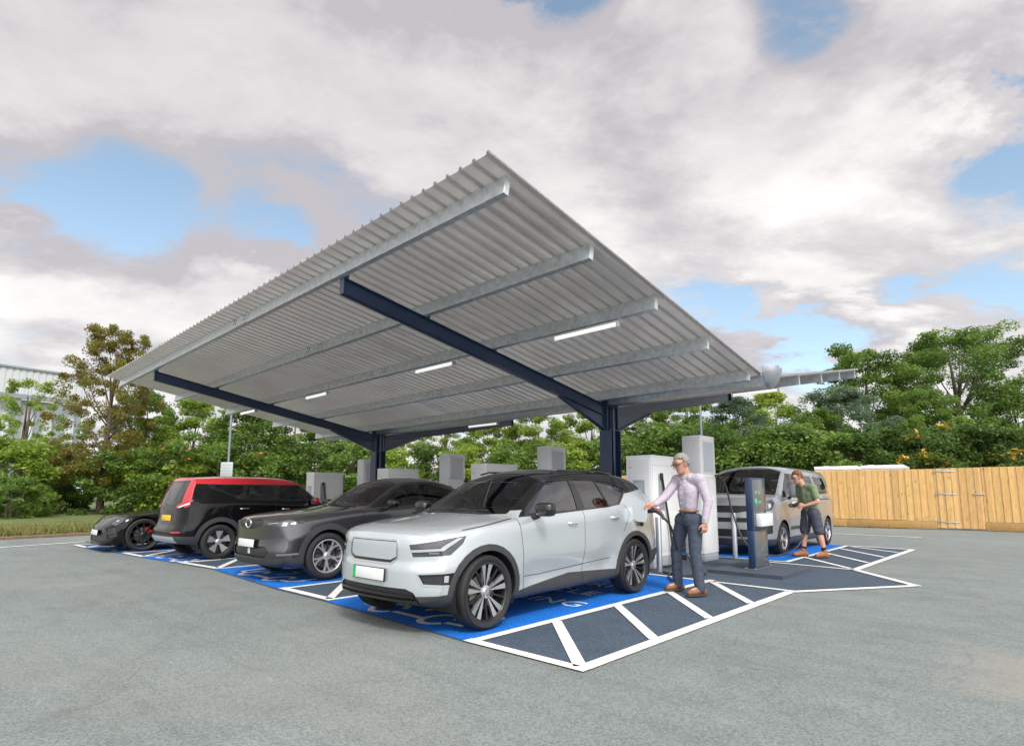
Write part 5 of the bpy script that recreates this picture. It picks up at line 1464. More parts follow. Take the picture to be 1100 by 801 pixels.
def _ico(k):
    b = bmesh.new(); bmesh.ops.create_icosphere(b, subdivisions=k, radius=1.0)
    b.verts.index_update(); v = np.array([tuple(x.co) for x in b.verts]); f = [[x.index for x in g_.verts] for g_ in b.faces]; b.free(); return v, f
ICO = {2: _ico(2), 3: _ico(3)}
def blob(name, caps, m, parent, voxel=.010, smooth=4, wrinkle=0.0, seed=0):
    """one continuous surface grown from tapered limbs: caps = (p, q, r0, r1) or (centre, (rx, ry, rz))"""
    VS, FS, off = [], [], 0
    def addp(tv, tf):
        nonlocal off
        VS.append(tv); FS.extend([[k + off for k in f_] for f_ in tf]); off += len(tv)
    for c in caps:
        if len(c) == 2:
            addp(ICO[3][0] * np.array(c[1]) + np.array(c[0]), ICO[3][1]); continue
        p, q, r0, r1 = Vector(c[0]), Vector(c[1]), c[2], c[3]
        d = q - p; n = 7
        for i in range(n + 1):
            t = i / n
            addp(ICO[2][0] * (r0 + (r1 - r0) * t) + np.array(p + d * t), ICO[2][1])
        q_ = np.array(d.to_track_quat('Z', 'Y').to_matrix()); m_ = 16
        an = np.arange(m_) * 2 * math.pi / m_; cs_ = np.stack([np.cos(an), np.sin(an), np.zeros(m_)], 1)
        A_ = (cs_ * r0) @ q_.T + np.array(p); B_ = (cs_ * r1) @ q_.T + np.array(q)
        addp(np.concatenate([A_, B_]), [[k, (k + 1) % m_, m_ + (k + 1) % m_, m_ + k] for k in range(m_)] + [list(range(m_))[::-1], list(range(m_, 2 * m_))])
    me = bpy.data.meshes.new(name); me.from_pydata(np.concatenate(VS).tolist(), [], FS); me.update()
    o = bpy.data.objects.new('tmp', me); COL.objects.link(o)
    r = o.modifiers.new('r', 'REMESH'); r.mode = 'VOXEL'; r.voxel_size = voxel
    s = o.modifiers.new('s', 'SMOOTH'); s.factor = .5; s.iterations = smooth
    dg = bpy.context.evaluated_depsgraph_get(); dg.update()
    me2 = bpy.data.meshes.new_from_object(o.evaluated_get(dg)); bpy.data.objects.remove(o); bpy.data.meshes.remove(me)
    me2.name = name
    if wrinkle:
        for v in me2.vertices:
            p = v.co
            if seed < 0:      # combed strands
                v.co = p + v.normal * wrinkle * (noise.noise(Vector((p.x * 40, p.y * 130, p.z * 40))) + .8 * noise.noise(Vector((p.x * 90, p.y * 190, p.z * 90)))); continue
            w_ = 1 - 2.2 * abs(noise.noise(Vector((p.x * 7 + seed, p.y * 7 + p.z * 5, p.z * 15 - p.x * 6)))) + .5 * noise.noise(Vector((p.x * 20, p.y * 20 + seed, p.z * 26)))
            v.co = p + v.normal * (w_ * wrinkle)
    for p in me2.polygons: p.use_smooth = True
    return mesh_obj(name, me2, m, parent)

def V3(*a): return Vector(a)
def hand_caps(wr, d, side, curl, r=.0085):
    """palm, four unequal bent fingers and a thumb; d: hand direction, side: direction of the thumb, curl: closing direction"""
    d = Vector(d).normalized(); side = (Vector(side) - d * Vector(side).dot(d)).normalized(); cu = (Vector(curl) - d * Vector(curl).dot(d)).normalized()
    wr = Vector(wr); out = []
    out.append((wr - d * .02, wr + d * .03, .024, .028))
    for k in (-1, -.33, .33, 1): out.append((wr + d * .02 + side * k * .022, wr + d * .085 + side * k * .030, .016, .013))
    for i, (k, L_) in enumerate(((1, .062), (.36, .074), (-.30, .068), (-.95, .052))):
        b0 = wr + d * .085 + side * k * .031
        b1 = b0 + (d * .8 + cu * .55).normalized() * L_ * .55
        b2 = b1 + (d * .25 + cu * .95).normalized() * L_ * .5
        out.append((b0, b1, r * 1.08, r)); out.append((b1, b2, r, r * .85))
    t0 = wr + d * .025 + side * .03
    t1 = t0 + (d * .6 + side * .65 + cu * .3).normalized() * .045; t2 = t1 + (d * .8 + cu * .5).normalized() * .035
    out.append((t0, t1, .013, .0105)); out.append((t1, t2, .0105, .009))
    return out

def face_parts(parent, hc, f, m_skin):
    f = Vector(f).normalized(); up = Vector((0, 0, 1)); r = f.cross(up).normalized(); up = r.cross(f)
    for s in (1, -1):
        b = MB(); bmesh.ops.create_uvsphere(b.bm, u_segments=10, v_segments=8, radius=.010)
        bmesh.ops.translate(b.bm, vec=hc + (f * .088 + r * s * .031 + up * .012) * HK, verts=b.bm.verts[:]); b.build('eye', M['eye'], parent)
        b = MB(); b.tube([hc + v_ * HK for v_ in (f * .095 + r * s * .016 + up * .034, f * .092 + r * s * .034 + up * .037, f * .080 + r * s * .052 + up * .030)], .0042, 6); b.build('eyebrow', parent.get('_hair') or M['hairgrey'], parent)
    b = MB(); b.tube([hc + v_ * HK for v_ in (f * .078 - r * .024 - up * .052, f * .089 - up * .050, f * .078 + r * .024 - up * .052)], [.003, .0055, .003], 6); b.build('mouth', M['lips'], parent)

HK = 1.08
def head_caps(hc, f, nk):
    f = Vector(f).normalized(); up = Vector((0, 0, 1)); r = f.cross(up).normalized(); up = r.cross(f)
    c = [(hc + up * .025 - f * .012, (.074, .074, .092)), (hc + up * .03 + f * .012 - f * .03, (.072, .072, .085))]
    c += [(hc + f * .02, hc + f * .045 - up * .075, .064, .038), (hc - f * .02, hc + f * .02 - up * .06, .066, .05)]
    c += [(hc + f * .085 + up * .015, hc + f * .108 - up * .022, .010, .014)]       # nose
    c += [(hc + f * .05 + up * .036 - r * .03, hc + f * .05 + up * .036 + r * .03, .038, .038)]  # brow
    for s in (1, -1):
        e = hc + r * s * .074 - f * .012
        c += [(e + up * .022, e - up * .022 + f * .004, .013, .010)]
    k = HK
    c = [((q[0] - hc) * k + hc, tuple(x * k for x in q[1])) if len(q) == 2 else ((q[0] - hc) * k + hc, (q[1] - hc) * k + hc, q[2] * k, q[3] * k) for q in c]
    c += [(hc - up * .07 - f * .015, nk, .056, .062)]
    return c
def hair_caps(hc, f, vol=1.0):
    f = Vector(f).normalized(); up = Vector((0, 0, 1)); r = f.cross(up).normalized(); up = r.cross(f)
    c = []; n = 150
    for i in range(n):
        z = 1 - 2 * (i + .5) / n; a = i * 2.399963; q = math.sqrt(1 - z * z)
        d = Vector((q * math.cos(a), q * math.sin(a), z))          # (forward, right, up)
        if d.z < -.55: continue
        if d.x > .15 and d.z < .52: continue                         # face
        if abs(d.y) > .6 and d.z < .05 and d.x > -.35: continue      # ears
        k = 1.0 + (.05 if d.z > .5 else 0)
        p = hc + up * .026 - f * .016 + (f * d.x * .080 + r * d.y * .076 + up * d.z * .092) * vol * k * HK
        c.append((p, (.021, .021, .018)))
    return c

def person(name_label, loc, rz_, J, look, face, mats, hands, extras):
    t = thing('person', name_label, 'person', loc, rz_)
    return t

# --- man in the pale shirt, right hand on the connector (local x runs to the right of the picture, y away from it)
p1 = thing('person', 'grey-haired man in lilac shirt and slate trousers plugging in the silver SUV', 'person', (-3.41, 6.90, ISZ + .012), R(43.06))
F1 = Vector((-.91, -.28, -.30))
hc = V3(-.070, -.02, 1.588); nk = V3(.0, .01, 1.425)
shF, shN = V3(-.085, .155, 1.385), V3(.115, -.155, 1.39)
elF, wrF = V3(-.27, .07, 1.17), V3(-.45, -.02, 1.075)
elN, wrN = V3(.185, -.215, 1.12), V3(.125, -.245, .865)
hipF, hipN = V3(-.045, .085, .885), V3(.055, -.085, .885)
knF, anF = V3(-.125, .15, .505), V3(-.105, .20, .085)
knN, anN = V3(.025, -.135, .50), V3(.055, -.18, .085)
handF = hand_caps(wrF, (-.85, -.35, -.25), (-.1, -.3, .95), (.1, .55, -.6))
handN = hand_caps(wrN, (-.10, -.05, -1), (-.85, -.3, 0), (-.2, .7, 0))
body = head_caps(hc, F1, nk) + [(V3(.005, 0, .93), V3(.01, .0, 1.18), .085, .095), (V3(.01, 0, 1.18), V3(.01, 0, 1.36), .095, .07), (V3(.01, 0, 1.37), nk, .07, .05),
    (shF, elF, .048, .038), (elF, wrF, .036, .025), (shN, elN, .048, .038), (elN, wrN, .036, .025),
    (hipF, knF, .058, .045), (knF, anF, .043, .033), (hipN, knN, .058, .045), (knN, anN, .043, .033),
    (anF, V3(-.23, .17, .05), .032, .028), (anN, V3(-.07, -.22, .05), .032, .028), (hipF, hipN, .07, .07)] + handF + handN
bo = blob('body', body, M['skin'], p1, voxel=.0062, smooth=2)
face_parts(bo, hc, F1, M['skin'])
blob('hair', hair_caps(hc, F1, .975), M['hairgrey'], p1, voxel=.006, smooth=3, wrinkle=.004, seed=-1)
shirt = [(V3(.005, 0, 1.045), V3(.0, 0, 1.20), .108, .124), (V3(.0, .05, 1.05), V3(.0, .075, 1.25), .09, .102), (V3(.01, -.05, 1.05), V3(.02, -.075, 1.25), .09, .102), (V3(.0, 0, 1.20), V3(.01, 0, 1.34), .124, .10),
    (shF, shN, .078, .078), (V3(.0, .08, 1.41), V3(.02, -.08, 1.41), .05, .05), (shF, elF, .066, .055), (elF, wrF + V3(.035, .015, .012), .054, .040), (shN, elN, .068, .056), (elN, wrN + V3(.005, .003, .045), .055, .042)]
so_ = blob('shirt', shirt, M['shirt'], p1, voxel=.008, smooth=5, wrinkle=.0022, seed=3)
b = MB(); n = 18
for sgn in (0,):
    c0 = V3(.0, .0, 1.425)
    R0 = [c0 + V3(.080 * math.cos(2*math.pi*i/n), .082 * math.sin(2*math.pi*i/n), -.012 - .020 * math.cos(2*math.pi*i/n - math.pi) ) for i in range(n)]
    R1 = [c0 + V3(.070 * math.cos(2*math.pi*i/n) - .005, .070 * math.sin(2*math.pi*i/n), .038 - .022 * math.cos(2*math.pi*i/n - math.pi)) for i in range(n)]
    a_ = [b.bm.verts.new(v) for v in R0]; c_ = [b.bm.verts.new(v) for v in R1]
    for i in range(n): b.bm.faces.new((a_[i], a_[(i+1) % n], c_[(i+1) % n], c_[i]))
    bmesh.ops.solidify(b.bm, geom=b.bm.faces[:], thickness=.005)
b.build('collar', M['collar'], so_)
b = MB(); b.tube([wrN + V3(.006, .002, .055), wrN + V3(.0, 0, -.002)], [.043, .041], 16, cap=False); bmesh.ops.solidify(b.bm, geom=b.bm.faces[:], thickness=.004); b.build('cuff', M['collar'], so_)
for i in range(6):
    z = 1.36 - i * .065; a = math.radians(200)
    b = MB(); bmesh.ops.create_uvsphere(b.bm, u_segments=8, v_segments=6, radius=.006); bmesh.ops.translate(b.bm, vec=V3(-.105 - .018 * math.sin(i * .6), -.085 - .012 * math.sin(i * .6), z), verts=b.bm.verts[:]); b.build('shirt_button', M['collar'], so_)
tr = [(V3(.005, .055, .935), V3(.0, .06, .88), .092, .100), (V3(.005, -.055, .935), V3(.01, -.06, .88), .092, .100), (hipF, knF, .097, .072), (knF, anF + V3(.0, 0, -.015), .070, .060), (hipN, knN, .097, .072), (knN, anN + V3(.0, 0, -.015), .070, .060), (hipF, hipN, .105, .105)]
to = blob('trousers', tr, M['denim'], p1, voxel=.009, smooth=4, wrinkle=.0045, seed=9)
b = MB(); n = 24
ring = [(V3(.005 + .106 * math.cos(2*math.pi*i/n), .145 * math.sin(2*math.pi*i/n), 1.0)) for i in range(n + 1)]
b.tube(ring, .014, 6, cap=False); b.build('belt', M['shoe'], to)
for (an, toe) in ((anF, V3(-.255, .165, .04)), (anN, V3(-.10, -.235, .04))):
    d = (toe - an); d.z = 0; d.normalize()
    heel = V3(an.x, an.y, .045) - d * .05
    so2 = blob('shoe', [(heel, V3(toe.x, toe.y, .038) - d * .01, .042, .036), (V3(an.x, an.y, .06), V3(toe.x, toe.y, .04) - d * .07, .05, .042), (V3(an.x, an.y, .10), V3(an.x, an.y, .05), .045, .045)], M['shoe'], p1, voxel=.007, smooth=2)
    b = MB(); s_ = Vector((-d.y, d.x, 0))
    pts = []
    for k in range(16):
        a = 2 * math.pi * k / 16; c_ = (heel + V3(toe.x, toe.y, .04)) / 2; L2 = ((V3(toe.x, toe.y, 0) - heel).xy.length / 2 + .038)
        pts.append(Vector((c_.x, c_.y, 0)) + d * L2 * math.cos(a) + s_ * .046 * math.copysign(abs(math.sin(a)) ** .7, math.sin(a)))
    b.prism(pts, (0, 0, .020)); b.build('sole', M['sole'], so2)
# glasses
f = F1.normalized(); rr_ = f.cross(Vector((0, 0, 1))).normalized(); uu = rr_.cross(f)
b = MB()
for s in (1, -1):
    c0 = hc + (f * .104 + rr_ * s * .032 + uu * .010) * HK
    b.tube([c0 + rr_ * .024 * math.cos(2*math.pi*i/14) + uu * .017 * math.sin(2*math.pi*i/14) for i in range(15)], .0026, 6, cap=False)
    b.tube([c0 + rr_ * s * .024 + uu * .006, hc + (rr_ * s * .080 - f * .01 + uu * .022) * HK], .0026, 6)
b.tube([hc + (f * .105 - rr_ * .009 + uu * .012) * HK, hc + (f * .105 + rr_ * .009 + uu * .012) * HK], .0026, 6)
b.build('glasses', M['blackgl'], p1)

# --- man in the green T-shirt holding a connector beside the van
p2 = thing('person', 'man in green T-shirt, navy shorts and tan boots holding a connector beside the grey van', 'person', (-3.60, 12.38, ISZ + .012), R(43.06))
F2 = Vector((-.93, .10, -.36))
hc = V3(-.170, .0, 1.535); nk = V3(-.08, 0, 1.385)
shF, shN = V3(-.06, .175, 1.345), V3(.035, -.175, 1.335)
elF, wrF = V3(-.03, .235, 1.07), V3(-.17, .09, .985)
elN, wrN = V3(.075, -.245, 1.06), V3(-.13, -.14, .985)
hipF, hipN = V3(.02, .095, .84), V3(.07, -.095, .84)
knF, anF = V3(-.035, .115, .46), V3(-.08, .12, .09)
knN, anN = V3(.13, -.125, .46), V3(.20, -.14, .09)
handF = hand_caps(wrF, (-.85, -.4, -.05), (-.2, -.2, .9), (-.1, -.5, -.8)); handN = hand_caps(wrN, (-.85, .45, -.05), (-.1, .2, .95), (-.2, .8, -.5))
body = head_caps(hc, F2, nk) + [(V3(.045, 0, .90), V3(.02, 0, 1.15), .085, .095), (V3(.02, 0, 1.15), V3(-.02, 0, 1.32), .095, .07), (V3(-.03, 0, 1.33), nk, .07, .05),
    (shF, elF, .052, .042), (elF, wrF, .042, .027), (shN, elN, .052, .042), (elN, wrN, .042, .027),
    (hipF, knF, .065, .054), (knF, knF.lerp(anF, .3), .054, .058), (knF.lerp(anF, .3), anF, .058, .036), (hipN, knN, .065, .054), (knN, knN.lerp(anN, .3), .054, .058), (knN.lerp(anN, .3), anN, .058, .036),
    (anF, V3(-.20, .12, .05), .032, .028), (anN, V3(.08, -.15, .05), .032, .028), (hipF, hipN, .07, .07)] + handF + handN
bo = blob('body', body, M['skin2'], p2, voxel=.007, smooth=2)
face_parts(bo, hc, F2, M['skin2'])
blob('hair', hair_caps(hc, F2, .97), M['hairred'], p2, voxel=.006, smooth=3, wrinkle=.004, seed=-1)
sh = [(V3(.05, 0, .925), V3(.02, 0, 1.15), .125, .138), (V3(.04, .06, .93), V3(.0, .08, 1.2), .095, .112), (V3(.06, -.06, .93), V3(.03, -.08, 1.2), .095, .112), (V3(.02, 0, 1.15), V3(-.02, 0, 1.30), .138, .10), (shF, shN, .078, .078), (V3(-.06, .07, 1.37), V3(-.04, -.07, 1.37), .048, .048),
    (shF, shF.lerp(elF, .62), .070, .068), (shN, shN.lerp(elN, .62), .070, .068)]
blob('t_shirt', sh, M['tee'], p2, voxel=.009, smooth=5, wrinkle=.0035, seed=5)
st = [(V3(.045, .055, .945), V3(.035, .06, .85), .095, .105), (V3(.05, -.055, .945), V3(.065, -.06, .85), .095, .105), (hipF, hipF.lerp(knF, .9), .105, .092), (hipN, hipN.lerp(knN, .9), .105, .092), (hipF, hipN, .11, .11)]
blob('shorts', st, M['shorts'], p2, voxel=.009, smooth=4, wrinkle=.006, seed=2)
for (an, kn, toe) in ((anF, knF, V3(-.265, .12, .04)), (anN, knN, V3(.02, -.165, .04))):
    d = (toe - an); d.z = 0; d.normalize(); heel = V3(an.x, an.y, .045) - d * .05
    blob('sock', [(an + (kn - an) * .03, an + (kn - an) * .24, .046, .048)], M['sock'], p2, voxel=.008, smooth=2)
    so2 = blob('boot', [(heel, V3(toe.x, toe.y, .038) - d * .01, .044, .040), (V3(an.x, an.y, .07), V3(toe.x, toe.y, .045) - d * .07, .055, .046), (V3(an.x, an.y, .13), V3(an.x, an.y, .05), .052, .05)], M['boot'], p2, voxel=.008, smooth=2)
    b = MB(); s_ = Vector((-d.y, d.x, 0)); pts = []
    for k in range(16):
        a = 2 * math.pi * k / 16; c_ = (heel + V3(toe.x, toe.y, .04)) / 2; L2 = ((V3(toe.x, toe.y, 0) - heel).xy.length / 2 + .042)
        pts.append(Vector((c_.x, c_.y, 0)) + d * L2 * math.cos(a) + s_ * .05 * math.copysign(abs(math.sin(a)) ** .7, math.sin(a)))
    b.prism(pts, (0, 0, .020)); b.build('sole', M['sole'], so2)

# --- connectors and cables
def connector(name, label, cat, loc, rz_, ry, red=True):
    """gun-style plug: nose along +x, grip hanging down behind"""
    t = thing(name, label, cat, loc, rz_)
    t.rotation_euler = (0, ry, rz_)
    b = MB(); b.tube([(.10, 0, 0), (.045, 0, 0)], [.036, .036], 16); b.tube([(.045, 0, 0), (.02, 0, 0), (-.05, 0, -.008)], [.046, .046, .032], 16); b.build('plug_head', M['black'], t)
    b = MB(); b.tube([(-.04, 0, -.006), (-.10, 0, -.02), (-.17, 0, -.06), (-.20, 0, -.11)], [.028, .024, .024, .020], 12); b.build('grip', M['black'], t)
    b = MB()
    if red: b.tube([(-.05, .0, .028), (-.12, 0, .012), (-.18, 0, -.03)], [.006, .009, .006], 10); b.build('trigger_strip', M['red'], t)
    else: b.box(-.04, .05, -.05, .05, .028, .046, .006); b.build('cover', M['white'], t)
    return t
connector('charging_connector', 'black plug with red grip strip in the hand of the grey-haired man', 'plug', (-3.775, 6.585, 1.035), R(180 - 2), 0)
connector('charging_connector', 'black plug with white cover held by the man in the green T-shirt', 'plug', (-3.80, 12.22, 1.03), R(43 + 180), R(20), red=False)
def cable(name, label, pts, r):
    b = MB(); b.tube(smooth_path(pts, 10), r, 10)
    return tag(b.build(name, M['black'], angle=50), label, 'cable')
cable('charging_cable', 'black cable hanging from the plug at the silver SUV down to the island', [(-3.58, 6.60, .93), (-3.54, 6.70, .80), (-3.58, 6.92, .45), (-3.72, 7.15, .12), (-3.95, 7.5, .034), (-4.3, 8.0, .034), (-4.5, 8.6, .034), (-4.72, 9.1, .034), (-4.88, 9.25, .12)], .013)
cable('charging_cable', 'long black cable from the tall dispenser past the kiosk to the green-shirted man', [(-4.74, 10.88, 1.57), (-4.66, 11.02, 1.40), (-4.55, 11.02, .90), (-4.35, 10.9, .45), (-4.15, 10.95, .20), (-3.92, 11.3, .10), (-3.80, 11.65, .14), (-3.70, 11.95, .24), (-3.60, 12.13, .50), (-3.56, 12.16, .75), (-3.62, 12.27, .89)], .017)
cable('charging_cable', 'black cable lying on the dark surfacing behind the grey-haired man', [(-4.85, 9.65, .20), (-4.62, 9.45, .06), (-4.3, 9.0, .034), (-4.0, 8.55, .034), (-4.2, 8.15, .034), (-4.55, 8.3, .034)], .015)
# ------------------------------------------------------------------ fence, gate, far structures
VD = Vector((-.6827, .7307, 0)); RD = Vector((.7307, .6827, 0))
def far(u, D): return VD * D + RD * (u * D)          # u: sideways tangent, D: depth along the view of the site plan
def wood():
    m = mat('new_softwood', (0.50, 0.30, 0.115), rough=0.75, var=0.1, vscale=3)
    nt = m.node_tree; b = nt.nodes['Principled BSDF']
    tc = nd(nt, 'ShaderNodeTexCoord'); at = nd(nt, 'ShaderNodeAttribute', attribute_name='tint')
    mp = nd(nt, 'ShaderNodeMapping'); mp.inputs['Scale'].default_value = (9, 9, .9)
    nt.links.new(tc.outputs['Object'], mp.inputs[0])
    n = nd(nt, 'ShaderNodeTexNoise', Scale=4.0, Detail=6.0, Distortion=.6); nt.links.new(mp.outputs[0], n.inputs['Vector'])
    cr = nd(nt, 'ShaderNodeValToRGB'); cr.color_ramp.elements[0].position = .3; cr.color_ramp.elements[0].color = (.55, .335, .125, 1); cr.color_ramp.elements[1].position = .7; cr.color_ramp.elements[1].color = (.74, .49, .205, 1)
    nt.links.new(n.outputs['Fac'], cr.inputs[0])
    vo = nd(nt, 'ShaderNodeTexVoronoi', Scale=1.0); mp2 = nd(nt, 'ShaderNodeMapping'); mp2.inputs['Scale'].default_value = (5, 5, 2.2)
    nt.links.new(tc.outputs['Object'], mp2.inputs[0]); nt.links.new(mp2.outputs[0], vo.inputs['Vector'])
    kn = nd(nt, 'ShaderNodeMapRange'); kn.inputs['From Min'].default_value = .06; kn.inputs['From Max'].default_value = .16; kn.inputs['To Min'].default_value = .6; kn.inputs['To Max'].default_value = 1
    nt.links.new(vo.outputs['Distance'], kn.inputs['Value'])
    m1 = nd(nt, 'ShaderNodeMix', data_type='RGBA', blend_type='MULTIPLY'); m1.inputs['Factor'].default_value = 1
    nt.links.new(cr.outputs[0], m1.inputs['A']); nt.links.new(kn.outputs[0], m1.inputs['B'])
    m2 = nd(nt, 'ShaderNodeMix', data_type='RGBA', blend_type='MULTIPLY'); m2.inputs['Factor'].default_value = 1
    nt.links.new(m1.outputs['Result'], m2.inputs['A']); nt.links.new(at.outputs['Color'], m2.inputs['B'])
    nt.links.new(m2.outputs['Result'], b.inputs['Base Color'])
    return m
M['wood'] = wood()
def tint_faces(me, groups, rnd, lo=.84, hi=1.1):
    at = me.attributes.new('tint', 'FLOAT_COLOR', 'FACE')
    tab = {}
    for i, g_ in enumerate(groups):
        if g_ not in tab:
            v = rnd.uniform(lo, hi); tab[g_] = (v * rnd.uniform(.98, 1.03), v * rnd.uniform(.97, 1.02), v * rnd.uniform(.9, 1.05), 1)
        at.data[i].color = tab[g_]
def boards(name, x0, x1, z0, z1, parent, rnd, w=.102, y=0.0, top_var=.006):
    verts, faces, grp = [], [], []
    x = x0; k = 0
    while x < x1 - .01:
        ww = min(w, x1 - x); dy = -.019 if k % 2 else 0.0; ov = .012
        zt = z1 + rnd.uniform(-top_var, top_var); zb = z0 + rnd.uniform(-.004, .004)
        a = len(verts); yy = y + dy + rnd.uniform(-.002, .002)
        for (px_, py_) in ((x - (ov if k % 2 else 0), yy), (x + ww + (ov if k % 2 else 0), yy), (x + ww + (ov if k % 2 else 0), yy + .018), (x - (ov if k % 2 else 0), yy + .018)):
            verts.append((px_, py_, zb)); verts.append((px_, py_, zt))
        for q in ((0, 2, 3, 1), (2, 4, 5, 3), (4, 6, 7, 5), (6, 0, 1, 7), (1, 3, 5, 7), (0, 6, 4, 2)):
            faces.append([a + i for i in q]); grp.append(k)
        x += ww; k += 1
    me = bpy.data.meshes.new(name); me.from_pydata(verts, [], faces); me.update()
    tint_faces(me, grp, rnd)
    return mesh_obj(name, me, M['wood'], parent)
def plank(name, x0, x1, y0, y1, z0, z1, parent, t=(.62, .58, .5, 1)):
    b = MB(); b.box(x0, x1, y0, y1, z0, z1, .004); o = b.build(name, M['wood'], parent)
    at = o.data.attributes.new('tint', 'FLOAT_COLOR', 'FACE')
    for d_ in at.data: d_.color = t
    return o
rnd = random.Random(11)
FX, FY, FR = -3.10, 24.95, R(4.5)      # gate corner and direction of the fence
fz = 2.10
fe = thing('timber_fence', 'tall new close-boarded timber fence behind the grey van', 'fence', (FX, FY, 0), FR)
# stretches left of the gate
x = -.004
segs = []
while x > -17:
    segs.append((max(x - 2.75, -17), x)); x -= 2.75
for (a, b_) in segs:
    boards('fence_panel', a, b_, .30, fz, fe, rnd)
    plank('gravel_board', a, b_ - .003, -.03, .01, .02, .285, fe)
    plank('fence_post', a - .05, a + .05, .02, .12, 0, fz - .05, fe, (.8, .75, .7, 1))
for (a, b_) in ((1.30, 4.05), (4.05, 6.8), (6.8, 9.6)):
    boards('fence_panel', a, b_, .30, fz + .02, fe, rnd)
    plank('gravel_board', a + .003, b_, -.03, .01, .02, .285, fe)
    plank('fence_post', b_ - .05, b_ + .05, .02, .12, 0, fz - .05, fe, (.8, .75, .7, 1))
gate = thing('timber_gate', 'boarded gate with steel strap hinges set into the timber fence', 'gate', (FX, FY, 0), FR)
boards('gate_leaf', 0.0, 1.29, .06, fz + .01, gate, rnd, y=-.004)
for z in (2.00, 1.22, .26):
    b = MB(); b.box(.02 if z > .3 else .06, .62, -.030, -.024, z - .022, z + .022, .002); b.tube([(.03, -.04, z - .06), (.03, -.04, z + .06)], .012, 8); b.build('strap_hinge', M['steel'], gate)
b = MB(); b.box(1.02, 1.36, -.034, -.027, 1.20, 1.24, .002); b.tube([(1.06, -.045, 1.22), (1.30, -.045, 1.22)], .010, 8); b.build('gate_bolt', M['steel'], gate)

# white cabins behind the fence, roofs just showing
def cabin_box(name, label, cat, loc, rz_, w, d, h, m):
    t = thing(name, label, cat, loc, rz_)
    b = MB(); b.box(-w/2 + .03, w/2 - .03, -d/2 + .03, d/2 - .03, .1, h - .14); b.build('wall', m, t)
    b = MB(); b.box(-w/2, w/2, -d/2, d/2, h - .138, h, .02); b.build('roof', m, t)
    b = MB(); b.box(-w/2 + .1, -w/2 + .3, -.05, .05, h + .001, h + .06, .01); b.build('roof_vent', m, t)
    return t
cabin_box('site_cabin', 'white cabin roof showing over the fence just right of the van', 'cabin', (-6.25, 26.0, 0), FR, 1.45, 2.4, 2.28, M['white'])
cabin_box('site_cabin', 'white cabin roof showing over the fence between van and gate', 'cabin', (-4.72, 26.1, 0), FR, 1.35, 2.4, 2.28, M['white'])

# poles
M['signgrey'] = mat('dull_sign_white', (0.46, 0.50, 0.51), rough=0.5, var=.04)
def pole(label, p, h, sign=False):
    t = thing('lamp_post', label, 'lamp post', (p.x, p.y, 0), R(43))
    b = MB(); b.tube([(0, 0, 0), (0, 0, .8), (0, 0, .82), (0, 0, h)], [.07, .07, .045, .040], 12); b.build('post', M['polegrey'], t)
    b = MB(); b.tube([(0, 0, h - .02), (0, .25, h + .06), (0, .5, h + .08)], .025, 8); b.build('arm', M['galv'], t)
    b = MB(); b.box(-.09, .09, .45, .85, h + .05, h + .12, .02); b.build('lamp_head', M['mgrey'], t)
    return t
pp = far(-.490, 22.0)
pole('grey steel lamp post behind the red-roofed black hatchback', pp, 4.75)
sg = thing('notice_board', 'small white notice board on the lamp post behind the red-roofed hatchback', 'sign', (pp.x, pp.y, 0), R(30))
b = MB(); b.box(-.26, .26, -.085, -.065, 1.88, 2.42, .004); bd = b.build('board', M['signgrey'], sg)
b = MB()
for i in range(4):
    b.box(-.20, .20 - .05 * (i % 2), -.0875, -.0855, 2.30 - i * .11, 2.325 - i * .11)
b.build('printed_lines', M['mgrey'], bd)
b = MB(); b.box(-.06, .06, -.064, .05, 2.1, 2.14); b.build('bracket', M['galv'], sg)
pole('grey steel lamp post rising behind the tall white dispenser', far(.329, 20.0), 5.0)

# warehouse far left
M['clad_w'] = mat('white_profiled_cladding', (0.54, 0.57, 0.59), rough=0.5, var=0.03)
M['clad_l'] = mat('pale_wall_sheet', (0.72, 0.76, 0.79), rough=0.5, var=0.04)
M['bsteel'] = mat('blue_grey_steel', (0.24, 0.28, 0.31), rough=0.5)
A = far(-1.06, 48.0); B = far(-.745, 58.5)
wd = (B - A); wl = wd.length; wa = math.atan2(wd.y, wd.x)
wh = thing('warehouse', 'large white clad warehouse behind the trees at the far left', 'building', (A.x, A.y, 0), wa)
zt, zb2 = 13.0, 10.6
b = MB(); n = int(wl / .5)
for i in range(n):
    x = i * wl / n
    b.prism([(x, 0, zb2), (x + .42 * wl / n / .5 * .5, 0, zb2), (x + .46 * wl / n / .5 * .5, -.06, zb2), (x + wl / n, -.06, zb2), (x + wl / n, .2, zb2), (x, .2, zb2)], (0, 0, zt - zb2))
b.build('upper_cladding', M['clad_w'], wh)
b = MB(); b.box(-.2, wl + .2, -.2, 20, zt + .001, zt + .18); b.build('roof', M['bsteel'], wh)
b = MB(); b.box(-.1, wl + .1, -.15, .25, zb2 - .42, zb2 - .002); b.build('rail', M['bsteel'], wh)
b = MB(); b.box(0, wl, .9, 20, 0, zb2 - .43); b.build('wall', M['clad_l'], wh)
for i in range(8):
    x = .6 + i * (wl - 1.2) / 7.0
    b = MB(); w_ = .30 if i % 2 == 0 else .14
    b.box(x - w_, x + w_, 0.0, .5, 0, zb2 - .425); b.build('column', M['bsteel'], wh)

